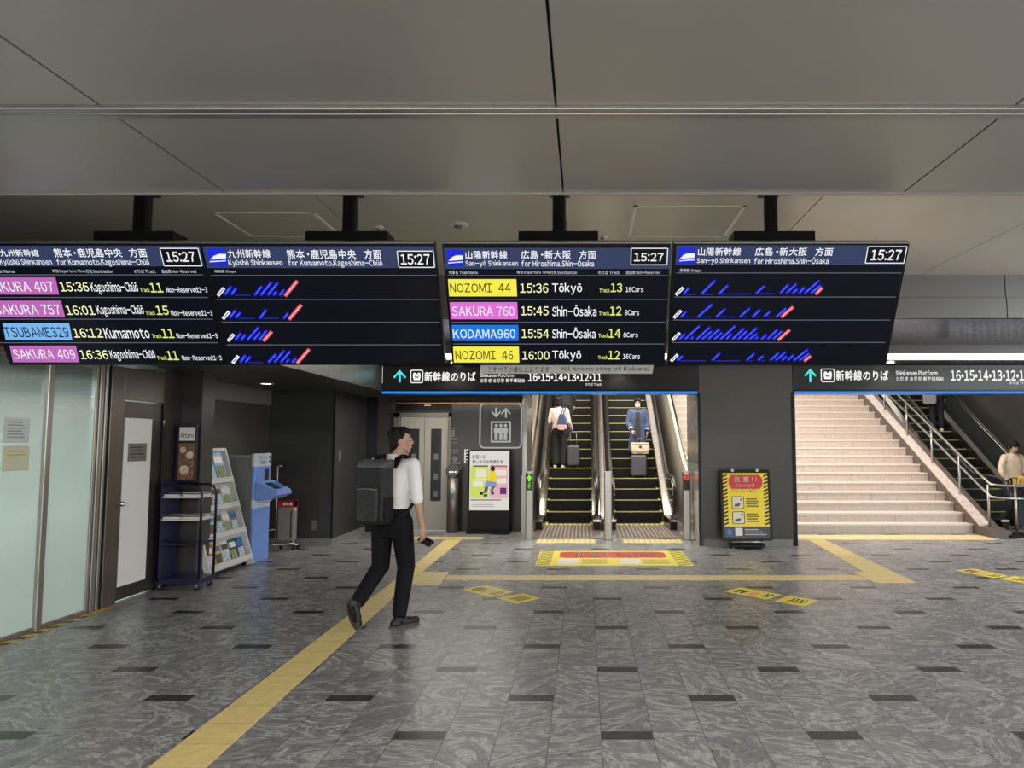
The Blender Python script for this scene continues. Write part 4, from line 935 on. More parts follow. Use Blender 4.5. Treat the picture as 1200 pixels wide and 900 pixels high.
q = MB(); cf.slab(q, [(UU(.13) + .045 * math.cos(i * .35), VV(.1) + .045 * math.sin(i * .35)) for i in range(18)], .0028, .0036); q.build('blue_roundel', mat('roundel_blue', S(50, 110, 200), .4), po)
cf.rect('white_pictogram', M_WHITE, po, UU(.25), VV(.05), UU(.4), VV(.165), .0028, .0036, r=.01)
q = MB()
for k in range(3): cf.slab(q, [(UU(.45), VV(.06 + k * .035)), (UU(.9 - .08 * k), VV(.06 + k * .035)), (UU(.9 - .08 * k), VV(.076 + k * .035)), (UU(.45), VV(.076 + k * .035))], .0028, .0034)
q.build('notice_lines', mat('strip_grey', S(170, 170, 170), .5), po)
for a in (.24, .76):
    q = MB(); cf.slab(q, [(UU(a) - .02, VV(1) - .01), (UU(a) + .02, VV(1) - .01), (UU(a) + .02, VV(1) + .03), (UU(a) - .02, VV(1) + .03)], -.02, .006); q.build('clip', M_STEEL, cs)
xa, xb = cf.O.x + ux + .12, cf.O.x + ux + w_ - .12
MB().box(xa, xb, fy - .05, fy + .22, .02, .06).box(xa + .02, xa + .05, fy + .0, fy + .04, .03, .16).box(xb - .05, xb - .02, fy + .0, fy + .04, .03, .16).build('stand_base', M_BLKMET, cs, bevel=.004)
MB().tube([(xa, fy - .06, .105), (xb, fy - .06, .105)], .012).build('cross_bar', M_STEEL, cs)
for xx in (xa + .02, xb - .02):
    for yy in (fy - .03, fy + .19): MB().cyl((xx - .012, yy, .02), (xx + .012, yy, .02), .02, n=14).build('caster', M_STEEL, cs)
# ================================================================== SHOPFRONT ON THE LEFT
XW = -4.82
def wy(px, base=690): return PX(px, base, XW).y
y_a0, y_post0, y_post1, y_f0, y_f1, y_f2 = 5.0, PX(37, 735, XW).y, PX(44, 733, XW).y, PX(98, 719, XW).y, PX(112, 714.5, XW).y, PX(116, 714, XW).y
y_d0, y_d1, y_e = PX(133, 705, XW).y, PX(181, 692, XW).y, 8.46
M_FROST = None
def frosted():
    """glass with a frosted film that thins out upwards: lets light through, scatters it, mirrors a little"""
    m = bpy.data.materials.new('frosted_window_film'); m.use_nodes = True; nt = m.node_tree; nt.nodes.clear(); L = nt.links.new; N = nt.nodes.new
    g = N('ShaderNodeNewGeometry'); sp = N('ShaderNodeSeparateXYZ'); L(g.outputs['Position'], sp.inputs[0])
    r = N('ShaderNodeMapRange'); r.inputs[1].default_value = 1.0; r.inputs[2].default_value = 2.1; r.inputs[3].default_value = .94; r.inputs[4].default_value = .22
    L(sp.outputs[2], r.inputs[0])
    d = N('ShaderNodeBsdfDiffuse'); d.inputs[0].default_value = S(232, 240, 233); t = N('ShaderNodeBsdfTranslucent'); t.inputs[0].default_value = S(230, 240, 233)
    m1 = N('ShaderNodeMixShader'); m1.inputs[0].default_value = .55; L(d.outputs[0], m1.inputs[1]); L(t.outputs[0], m1.inputs[2])
    tr = N('ShaderNodeBsdfTransparent'); m2 = N('ShaderNodeMixShader'); L(r.outputs[0], m2.inputs[0]); L(tr.outputs[0], m2.inputs[1]); L(m1.outputs[0], m2.inputs[2])
    gl = N('ShaderNodeBsdfGlossy'); gl.inputs['Roughness'].default_value = .02; fr = N('ShaderNodeFresnel'); fr.inputs[0].default_value = 1.5
    m3 = N('ShaderNodeMixShader'); L(fr.outputs[0], m3.inputs[0]); L(m2.outputs[0], m3.inputs[1]); L(gl.outputs[0], m3.inputs[2])
    o = N('ShaderNodeOutputMaterial'); L(m3.outputs[0], o.inputs[0]); return m
M_FROST = frosted()
def pane(n, y0, y1):
    t = thing('window_%d' % n, None, None, (XW, (y0 + y1) / 2, 0)); t['kind'] = 'structure'
    MB().box(XW - .008, XW, y0, y1, .04, 2.42).build('pane', M_FROST, t)
    MB().box(XW - .03, XW + .02, y0, y1, 0, .04).box(XW - .03, XW + .02, y0, y1, 2.38, 2.43).build('frame', M_STEEL, t)
pane(1, y_a0, y_post0); pane(2, y_post1, y_f0)
struct('trim_17', MB().box(XW - .04, XW + .035, y_post0, y_post1, 0, 2.43), M_STEEL, bevel=.005)
q = MB(); d = (y_f1 - y_f0) / 4
for k in range(4): q.box(XW - .06, XW + .012 + .014 * (k % 2), y_f0 + d * k + .002, y_f0 + d * (k + 1) - .006, 0, 2.43)
q.m(1).box(XW - .07, XW - .02, y_f0, y_f2, 0, 2.43)
struct('trim_18', q, [M_STEEL, M_DARKGAP], bevel=.003)
dr = thing('door_1', None, None, (XW, (y_d0 + y_d1) / 2, 0)); dr['kind'] = 'structure'
M_DST = mat('door_dark_steel', S(122, 116, 106), .28, .8, noise=.06, nscale=14, stretch=(1, 1, .1))
MB().box(XW - .06, XW + .02, y_f2, y_d0, 0, 2.43).box(XW - .06, XW + .02, y_d0, y_e, 2.09, 2.43).box(XW - .06, XW + .02, y_d1, y_e, 0, 2.09).build('door_frame', M_DST, dr, bevel=.004)
MB().box(XW - .05, XW + .005, y_d0 + .006, y_d1 - .006, .02, 2.08).build('door_leaf', mat('door_leaf_bronze', S(98, 94, 88), .3, .8, noise=.06, nscale=14, stretch=(1, 1, .1)), dr, bevel=.003)
FX = Frame((XW + .005, 0, 0), (0, 1, 0), (0, 0, 1))
a = FX.px(136.5, 688.5); b = FX.px(174.5, 491)
FX.rect('white_panel', mat('white_door_panel', S(238, 238, 234), .22), dr, a[0], a[1], FX.px(173, 600)[0], b[1], 0, .006)
a = FX.px(148.6, 541); b = FX.px(171, 519.5)
pl = FX.rect('door_plate', mat('plate_grey', S(120, 118, 112), .4), dr, a[0], a[1], b[0], b[1], .006, .012)
q = MB()
for k in range(4): v = a[1] + (b[1] - a[1]) * (.2 + .18 * k); FX.slab(q, [(a[0] + .03, v), (b[0] - .03 - .02 * k, v), (b[0] - .03 - .02 * k, v + .012), (a[0] + .03, v + .012)], .012, .013)
q.build('plate_lines', M_INK, pl)
ky, kz = FX.px(135.5, 591); MB().cyl((XW, ky + .03, kz), (XW + .05, ky + .03, kz), .014, n=12).ell((XW + .055, ky + .03, kz), .026).build('door_knob', M_POL, dr)
for z in (.25, 1.1, 1.88): MB().cyl((XW + .02, y_d1 + .005, z - .05), (XW + .02, y_d1 + .005, z + .05), .011, n=10).build('hinge', M_STEEL, dr)
# inside of the shop
struct('wall_shop_back', MB().box(-7.4, -7.3, 3.0, 8.85, 0, 2.43).box(-7.4, -4.88, 8.84, 8.9, 0, 2.43).box(-7.4, -4.86, 2.95, 3.0, 0, 2.43), mat('shop_wall', S(160, 168, 164), .6))
struct('wall_shop_front', MB().box(XW - .03, XW, 3.0, 5.0, 0, 2.43), M_DST)
ct = thing('counter', 'grey counter standing behind the frosted shop window', 'counter', (-6.2, 6.3, 0))
MB().box(-6.5, -5.9, 5.2, 6.9, 0, .98).build('body', mat('counter_grey', S(90, 98, 104), .5), ct, bevel=.005); MB().box(-6.55, -5.86, 5.15, 6.95, .98, 1.02).build('counter_top', M_GREYINK, ct, bevel=.005)
for lb, (x0, y0, x1, y1), tone in (('upper white printed notice stuck on the shop window', (3, 489.5, 34.5, 519), S(206, 214, 212)), ('lower cream notice stuck on the shop window', (2, 522.5, 34, 552), S(206, 210, 180))):
    FXg = Frame((XW + .001, 0, 0), (0, 1, 0), (0, 0, 1)); p0 = FXg.px(x0, (y0 + y1) / 2); p1 = FXg.px(x1, (y0 + y1) / 2); za, zb = FXg.px((x0 + x1) / 2, y1)[1], FXg.px((x0 + x1) / 2, y0)[1]
    n_ = thing('window_notice', lb, 'notice', (XW, (p0[0] + p1[0]) / 2, za))
    FXg.rect('sheet', mat('notice_' + lb[:5], tone, .5), n_, p0[0], za, p1[0], zb, .001, .0025)
    q = MB(); up = lb.startswith('upper')
    for k in range(6 if up else 2):
        v = za + (zb - za) * ((.2 + .12 * k) if up else (.62 + .14 * k)); FXg.slab(q, [(p0[0] + .05, v), (p1[0] - .05 - .02 * (k % 3), v), (p1[0] - .05 - .02 * (k % 3), v + .01), (p0[0] + .05, v + .01)], .0025, .003)
    q.build('lettering', mat('notice_ink_' + lb[:5], S(150, 150, 150) if up else S(206, 170, 80), .5), n_)
# hazard tape along the shopfront
tp = thing('hazard_tape', 'yellow and black striped tape on the floor along the shopfront', 'tape', (-4.74, 6.4, 0))
MB().box(-4.785, -4.715, 4.9, y_f2 + .05, 0, .0015).build('black_band', M_INK, tp)
q = MB(); y = 4.9
while y < y_f2 - .2:
    q.prism([(-4.785, y, .0015), (-4.715, y + .05, .0015), (-4.715, y + .15, .0015), (-4.785, y + .10, .0015)], (0, 0, .0008)); y += .19
q.box(-4.785, -4.715, y_f2 - .2, y_f2 + .05, .0015, .0023)
q.build('yellow_stripes', mat('tape_yellow', S(224, 186, 50), .5), tp)

# ================================================================== ALCOVE FURNITURE
# blue wheeled magazine rack
mr = thing('magazine_rack', 'navy wheeled wire rack with a poster header standing by the shop door', 'rack', (-4.5, 8.6, 0))
M_NAVY = mat('navy_powder_coat', S(26, 28, 62), .35, .1); M_NAVYD = mat('dark_navy_tube', S(24, 24, 42), .35, .2)
x0, x1, y0, y1 = -4.78, -4.28, 8.40, 8.76
MB().box(x0, x1, y0, y1, .07, .13).build('base_tray', M_NAVY, mr, bevel=.006)
q = MB()
for yy in (y0 + .02, y1 - .02): q.box(x0 - .0, x0 + .04, yy - .02, yy + .02, .1, 1.84 if yy > 8.6 else 1.2)
q.build('upright', M_NAVY, mr)
MB().box(x0 + .005, x0 + .025, y0, y1, .13, 1.2).build('back_panel', M_NAVY, mr)
for xx, yy in ((x0 + .36, y0 + .015), (x0 + .36, y1 - .015)):
    pass
for yy in (y0 + .015, y1 - .015):
    MB().tube([(x1 - .02, yy, .1), (x1 - .02, yy, 1.06), (x1 - .05, yy, 1.13), (x1 - .11, yy, 1.16), (x0 + .02, yy, 1.16)], .014).build('tube_frame', M_NAVYD, mr)
for z in (.5, .77, 1.02):
    s = MB().box(x0 + .02, x1 - .03, y0 + .01, y1 - .01, z, z + .018).build('shelf', M_NAVY if z < .6 else mat('shelf_white', S(206, 204, 200), .4), mr, bevel=.003)
    MB().tube([(x0 + .06, y0 + .015, z + .05), (x1 - .03, y0 + .015, z + .05), (x1 - .02, y0 + .03, z + .05), (x1 - .02, y1 - .03, z + .05)], .006).build('shelf_guard', M_NAVYD, s)
hb = MB().box(x0 + .08, x0 + .30, y0 + .2, y0 + .23, 1.2, 1.86).build('header_board', M_NAVYD, mr, bevel=.004)
fh = Frame((0, y0 + .2, 0), (1, 0, 0), (0, 0, 1))
fh.rect('title_card', M_PAPER, hb, x0 + .1, 1.665, x0 + .28, 1.82, 0, .003)
fh.text('title_lettering', 'Kitaru', M_INK, hb, x0 + .115, 1.7, x0 + .265, 1.755, e=.004, bold=.02)
fh.rect('food_poster', mat('food_brown', S(120, 84, 66), .5, noise=.6, nscale=28), hb, x0 + .1, 1.22, x0 + .28, 1.635, 0, .003)
for a, b, r_ in ((.17, 1.33, .055), (.23, 1.5, .045), (.15, 1.56, .035)):
    q = MB(); fh.slab(q, [(x0 + a + r_ * math.cos(i * .5), b + r_ * math.sin(i * .5)) for i in range(12)], .003, .004)
    q.build('food_plate', mat('food_plate', S(206, 190, 160), .5, noise=.5, nscale=40), hb)
for xx in (x0 + .04, x1 - .05):
    for yy in (y0 + .04, y1 - .04):
        c_ = MB().cyl((xx, yy - .012, .03), (xx, yy + .012, .03), .03, n=16).build('caster', M_RUBBER, mr); MB().box(xx - .014, xx + .014, yy - .016, yy + .016, .03, .07).build('fork', M_STEEL, c_)
# magazines on the rack
def booklet(label, x, y, z, sx, sy, h, rz, cover, group):
    T = Matrix.Translation((x, y, z)) @ Matrix.Rotation(rz, 4, 'Z')
    t = thing('magazine', label, 'magazine', (x, y, z), rz, group)
    MB().box(-sx, sx, -sy, sy, 0, h, T).build('pages', M_PAPER, t); MB().box(-sx, sx, -sy, sy, h, h + .003, T).build('cover', cover, t)
    return t
CV = [mat('cover_%s' % n, c, .35, noise=.25, nscale=30) for n, c in (('white', S(220, 216, 210)), ('grey', S(150, 150, 152)), ('tan', S(180, 160, 130)), ('blue', S(90, 120, 170)))]
for i, (xx, z, cv, lb) in enumerate(((-4.66, 1.038, 0, 'pile of white leaflets on the top shelf of the navy rack, left side'), (-4.44, 1.038, 2, 'tan leaflets on the top shelf of the navy rack, right side'), (-4.66, .788, 0, 'white magazines on the middle shelf of the navy rack, left side'), (-4.44, .788, 1, 'grey magazines on the middle shelf of the navy rack, right side'))):
    booklet(lb, xx, 8.58, z, .095, .13, .03 + .01 * (i % 2), R(4 * (i % 3 - 1)), CV[cv], 'leaflets on the navy rack')

# white leaning pamphlet rack, facing the hall
pr = thing('pamphlet_rack', 'white leaning pamphlet rack between the navy rack and the blue kiosk', 'rack', (-4.75, 9.6, 0))
PF = Frame((-4.52, 9.0, .06), (0, 1, 0), (-.42, 0, 1.47)); PL = 1.16; PH = 1.53
M_RK = mat('rack_white', S(206, 206, 200), .4)
q = MB(); PF.slab(q, [(0, 0), (PL, 0), (PL, PH), (0, PH)], -.03, -.012); q.build('back_panel', mat('rack_panel', S(196, 200, 200), .4), pr)
for u in (0, PL - .035):
    q = MB(); PF.slab(q, [(u, -.05), (u + .035, -.05), (u + .035, PH + .02), (u, PH + .02)], -.035, .06); q.build('side_frame', M_RK, pr)
q = MB(); PF.slab(q, [(0, PH - .01), (PL, PH - .01), (PL, PH + .025), (0, PH + .025)], -.035, .05); q.build('top_bar', M_RK, pr)
for v in (.02, .39, .74, 1.08):
    q = MB(); PF.slab(q, [(.03, v), (PL - .03, v), (PL - .03, v + .02), (.03, v + .02)], -.012, .075); PF.slab(q, [(.03, v), (PL - .03, v), (PL - .03, v + .07), (.03, v + .07)], .07, .078); q.build('ledge', M_RK, pr)
q = MB().box(-5.0, -4.96, 9.05, 9.09, 0, 1.3).box(-5.0, -4.96, 10.08, 10.12, 0, 1.3).box(-5.0, -4.55, 9.05, 9.08, .03, .06).box(-5.0, -4.55, 10.09, 10.12, .03, .06); q.build('rear_leg', M_RK, pr)
for yy in (9.06, 10.1):
    MB().cyl((-4.56, yy - .012, .028), (-4.56, yy + .012, .028), .028, n=14).build('caster', M_RUBBER, pr)
rows_ = ((1.1, 4, .25, .38, (S(120, 170, 206), S(140, 186, 214), S(110, 160, 200), S(150, 190, 214)), 'blue and white pamphlet', 'top'), (.76, 4, .25, .27, (S(200, 196, 186), S(214, 210, 204), S(196, 190, 170), S(206, 206, 200)), 'pale pamphlet', 'second'), (.41, 5, .2, .28, (S(190, 196, 196), S(206, 206, 200), S(176, 180, 176), S(200, 200, 190), S(150, 130, 120)), 'patterned pamphlet', 'third'), (.04, 5, .2, .28, (S(200, 90, 60), S(214, 190, 60), S(220, 214, 206), S(40, 90, 70), S(50, 80, 170)), 'coloured pamphlet', 'bottom'))
ordw = ('nearest', 'second', 'third', 'fourth', 'farthest')
for v, n, wd, hh, cols, nm, rw in rows_:
    for k in range(n):
        u = .06 + (PL - .14) * k / n; wd_ = (PL - .14) / n - .02; c = cols[k]
        t = thing('pamphlet', '%s in the %s row of the white leaning rack, %s one' % (nm, rw, ordw[k] if k < n - 1 else 'farthest'), 'pamphlet', PF.at(u + wd_ / 2, v + .02, .01), group='pamphlets on the white rack')
        q = MB(); PF.slab(q, [(u, v + .022), (u + wd_, v + .022), (u + wd_, v + .022 + hh), (u, v + .022 + hh)], .0, .022)
        q.build('stack', mat('pam_%s_%d' % (rw, k), c, .3, noise=.3, nscale=26), t)
        PF.rect('cover_band', mat('pam_band_%d' % (k % 3), (S(236, 236, 232), S(60, 120, 170), S(70, 80, 80))[k % 3], .35), t, u + .01, v + .022 + hh * .62, u + wd_ - .01, v + .022 + hh * .86, .022, .0228)
        PF.rect('cover_picture', mat('pam_pic_%d' % (k % 4), (S(196, 206, 210), S(90, 80, 70), S(180, 200, 214), S(150, 160, 110))[k % 4], .35, noise=.4, nscale=30), t, u + .015, v + .022 + hh * .1, u + wd_ - .015, v + .022 + hh * .52, .022, .0228)

# blue kiosk
bk = thing('ticket_kiosk', 'pale blue terminal kiosk with a slanted console in the alcove', 'kiosk', (-4.78, 10.45, 0))
M_KB = mat('kiosk_blue', S(118, 152, 222), .4); M_KW = mat('kiosk_white', S(206, 210, 222), .4); M_KG = mat('kiosk_grey_side', S(112, 112, 108), .5)
kx0, kx1, ky0, ky1 = -5.06, -4.52, 10.26, 10.76
MB().box(kx0, kx1 - .05, ky0, ky1, .0, 1.46).build('cabinet', M_KG, bk, bevel=.01)
MB().rbox(kx1 - .05, kx1, ky0 - .01, ky1 + .01, .0, .74, .015).build('lower_front', M_KB, bk)
MB().rbox(kx1 - .05, kx1, ky0 - .01, ky1 + .01, .74, .86, .015).build('white_band', M_KW, bk)
MB().rbox(kx1 - .05, kx1, ky0 - .01, ky1 + .01, .86, 1.31, .015).build('upper_front', M_KB, bk)
MB().rbox(kx1 - .055, kx1 + .004, ky0 - .014, ky1 + .014, 1.31, 1.49, .02).build('head_panel', M_KW, bk)
FK = Frame((kx1 + .005, ky0, 0), (0, 1, 0), (0, 0, 1))
FK.text('kiosk_lettering', 'チケット', mat('kiosk_ink', S(90, 100, 140), .5), bk, .1, 1.41, .36, 1.455); FK.text('kiosk_lettering', 'Ticket', mat('kiosk_ink', S(90, 100, 140), .5), bk, .14, 1.345, .32, 1.395)
q = MB()
for z in (1.36, 1.42): FK.slab(q, rrect(.42, .46, z, z + .035, .008, 2), 0, .003)
q.build('marks', M_INK, bk)
q = MB().prism([(kx1, ky0, .84), (kx1, ky0, 1.1), (kx1 + .06, ky0, 1.1), (kx1 + .30, ky0, .98), (kx1 + .32, ky0, .92), (kx1 + .2, ky0, .86)], (0, ky1 - ky0, 0)); co = q.build('console', M_KB, bk, bevel=.012)
fc = Frame((kx1 + .06, ky0, 1.1), (0, 1, 0), (-.24, 0, .12))
fc.rect('console_screen', mat('console_dark', S(40, 60, 60), .15), co, .06, -.22, .28, -.04, .0, .004); fc.rect('card_slot', mat('slot_navy', S(60, 90, 170), .4), co, .33, -.2, .46, -.05, 0, .004)
FK.rect('upper_screen', mat('kiosk_black', S(26, 26, 30), .2), bk, .3, 1.12, .42, 1.27, 0, .004); FK.rect('keypad', M_GREYINK, bk, .3, 1.1, .42, 1.118, 0, .01)
MB().ell((kx1 + .02, (ky0 + ky1) / 2, .85), (.1, .2, .05)).build('console_bracket', M_KW, bk)
q = MB()
for yy in (ky0 + .06, ky1 - .06): q.box(kx0 + .05, kx1 - .02, yy - .02, yy + .02, 0, .012)
q.build('foot', M_RUBBER, bk)

# folded barrier trolley
ft = thing('barrier_trolley', 'small grey trolley with red header and tall hook pole beside the blue kiosk', 'trolley', (-4.5, 11.5, 0))
tx0, tx1 = PY(324, 640, 11.45).x, PY(344, 640, 11.45).x
MB().box(tx0 + .02, tx1, 11.42, 11.56, .16, .76).build('panel_box', mat('trolley_grey', S(136, 136, 132), .4, .2), ft, bevel=.006)
ftf = Frame((0, 11.42, 0), (1, 0, 0), (0, 0, 1))
hd = MB().box(tx0 + .02, tx1, 11.41, 11.57, .66, .76).build('red_header', mat('trolley_red', S(176, 30, 50), .4), ft)
for k in range(3): ftf.rect('white_square', M_WHITE, hd, tx0 + .1 + k * .05, .69, tx0 + .135 + k * .05, .725, .012, .014)
MB().box(tx1 - .045, tx1 - .03, 11.412, 11.42, .2, .6).build('slot', M_INK, ft)
MB().ell((tx1 + .01, 11.43, .62), .028).build('knob', mat('knob_pink', S(220, 170, 160), .4), ft)
q = MB().tube([(tx0 + .0, 11.4, .1), (tx0 + .0, 11.4, 1.27), (tx0 + .005, 11.4, 1.285), (tx0 + .07, 11.4, 1.285)], .012); q.build('hook_pole', M_STEEL, ft)
q = MB().tube([(tx0 - .16, 11.3, .07), (tx0 + .0, 11.4, .1), (tx1, 11.5, .1)], .016).tube([(tx0, 11.4, .1), (tx0 - .0, 11.62, .07), (tx1, 11.62, .07)], .016).tube([(tx0 - .2, 11.4, .3), (tx0, 11.4, .33)], .01); q.build('base_frame', M_STEEL, ft)
for xx, yy in ((tx0 - .14, 11.3), (tx1 - .02, 11.5), (tx0 - .0, 11.62), (tx1, 11.62)): MB().cyl((xx - .012, yy, .035), (xx + .012, yy, .035), .035, n=16).build('caster', M_RUBBER, ft)
MB().tube([(tx1 - .03, 11.5, .1), (tx1 - .03, 11.5, .17)], .014).build('support', M_STEEL, ft)

# wall outlet and recessed handle
fo = Frame((0, 12.1, 0), (1, 0, 0), (0, 0, 1)); a = fo.px(365, 621.5); b = fo.px(371.5, 609.5)
ot = thing('wall_outlet', 'small grey cover plate low on the dark alcove wall', 'outlet', (a[0], 12.1, a[1]))
fo.rect('plate', mat('outlet_grey', S(96, 95, 92), .4), ot, a[0], a[1], b[0], b[1], 0, .012, r=.01); fo.rect('cover', mat('outlet_cover', S(112, 110, 106), .4), ot, a[0] + .02, a[1] + .03, b[0] - .02, b[1] - .03, .012, .018)
fs = Frame((-4.07, 0, 0), (0, 1, 0), (0, 0, 1)); a = fs.px(398, 541); 
hn = thing('recessed_handle', 'small steel recessed handle on the dark lobby side wall', 'handle', (-4.07, a[0], a[1]))
fs.rect('recess_plate', M_STEEL, hn, a[0] - .04, a[1], a[0] + .04, a[1] + .2, 0, .006, r=.02); fs.rect('grip', mat('grip_grey', S(150, 150, 146), .3, .5), hn, a[0] - .018, a[1] + .03, a[0] + .018, a[1] + .17, .006, .016, r=.01)
# ================================================================== PEOPLE
SKIN = mat('skin', S(184, 146, 122), .5); HAIR = mat('dark_hair', S(22, 18, 17), .65, noise=.4, nscale=40, spec=.25, bump=.4)
def hand(q, wr, d, pn, side, curl, k=1.0):
    """palm, four jointed fingers and a thumb; d along the hand, pn the way the palm faces"""
    d = Vector(d).normalized(); pn = Vector(pn); pn = (pn - d * pn.dot(d)).normalized(); ac = d.cross(pn) * side; wr = Vector(wr)
    M3 = Matrix((ac, pn, d)).transposed()
    q.ell(wr + d * .048 * k, (.040 * k, .017 * k, .055 * k), M3, 14, 8); q.cap(wr, wr + d * .03 * k, .025 * k, .026 * k)
    for i, L in enumerate((.068, .078, .073, .056)):
        p = wr + d * .088 * k + ac * (.030 - .02 * i) * k; a = .12
        for j, s in enumerate((.44, .32, .24)):
            a += curl * (.6, 1.0, .8)[j]; v = d * math.cos(a) + pn * math.sin(a); e = p + v * L * s * k
            q.cap(p, e, (.0095 - .001 * j) * k, (.0088 - .001 * j) * k); p = e
    p = wr + d * .025 * k + ac * .03 * k; v = (ac * .75 + d * .6 + pn * .35).normalized(); e = p + v * .04 * k; q.cap(p, e, .013 * k, .011 * k)
    v2 = (d * .8 + pn * .45 + ac * .1).normalized(); q.cap(e, e + v2 * .034 * k, .0105 * k, .009 * k)


def head_parts(q, c, Hm):
    P = lambda x, y, z: Vector(c) + Hm @ Vector((x, y, z))
    E = lambda p, r: q.ell(P(*p), r, Hm, 18, 12)
    E((0, -.005, .02), (.075, .094, .098)); E((0, .022, -.045), (.062, .072, .07)); E((0, .052, -.098), (.03, .03, .022)); E((0, .06, -.035), (.05, .034, .05))
    E((0, .094, -.022), (.0125, .022, .016)); q.cap(P(0, .084, .018), P(0, .102, -.018), .009, .012); E((0, .078, .03), (.05, .016, .014)); E((0, .083, -.066), (.026, .012, .013))
    for s in (-1, 1):
        E((s * .077, -.006, -.012), (.011, .024, .034)); E((s * .042, .052, -.03), (.026, .03, .028))
def face_parts(o, c, Hm, glasses=False, mask=False):
    P = lambda x, y, z: Vector(c) + Hm @ Vector((x, y, z))
    for s in (-1, 1):
        e = MB().ell(P(s * .031, .079, .008), (.0135, .009, .008), Hm, 12, 8).build('eye', mat('eye_white', S(225, 222, 218), .3), o)
        MB().ell(P(s * .031, .086, .008), (.0055, .004, .0058), Hm, 10, 6).build('iris', M_INK, e)
        MB().cap(P(s * .018, .089, .03), P(s * .048, .08, .031), .004, .003).build('eyebrow', HAIR, o)
    if not mask: MB().cap(P(-.02, .094, -.067), P(.02, .094, -.067), .0045, .0045).build('lips', mat('lips', S(160, 96, 86), .5), o)
    if mask:
        q = MB(); q.ell(P(0, .052, -.062), (.062, .064, .056), Hm, 20, 12); m_ = q.build('face_mask', mat('mask_white', S(236, 236, 236), .6), o)
        for s in (-1, 1): MB().tube([P(s * .058, .06, -.04), P(s * .085, -.01, -.005), P(s * .083, -.03, -.02)], .002, 6).build('ear_loop', M_WHITE, m_)
    if glasses:
        q = MB()
        for s in (-1, 1):
            q.tube([P(s * .036 + .024 * math.cos(i * math.pi / 8), .1 - .006 * abs(math.cos(i * math.pi / 8)), .008 + .018 * math.sin(i * math.pi / 8)) for i in range(17)], .0018, 6)
            q.tube([P(s * .06, .093, .014), P(s * .083, -.02, .012)], .0022, 6)
        q.tube([P(-.012, .102, .012), P(.012, .102, .012)], .002, 6); q.build('glasses', mat('glasses_silver', S(210, 210, 210), .15, 1), o)
def hair_parts(q, c, Hm, style):
    P = lambda x, y, z: Vector(c) + Hm @ Vector((x, y, z)); E = lambda p, r: q.ell(P(*p), r, Hm, 18, 12)
    E((0, -.024, .034), (.084, .092, .1)); E((0, .03, .092), (.062, .056, .036)); E((0, -.055, -.02), (.069, .056, .075))
    for i in range(16):
        a = i * 2.4; r = .045 + .02 * (i % 3); E((r * math.cos(a) * .95, -.012 + r * math.sin(a), .112 - .016 * (i % 3)), (.024, .026, .024))
    if style == 'bob':
        E((0, -.05, -.05), (.082, .062, .075))
        for s in (-1, 1): E((s * .07, -.01, -.03), (.022, .05, .075))
    if style == 'fringe':
        for s in (-1, 0, 1): E((s * .035, .066, .058), (.028, .022, .03))
        for s in (-1, 1): E((s * .074, .01, .01), (.016, .04, .05))


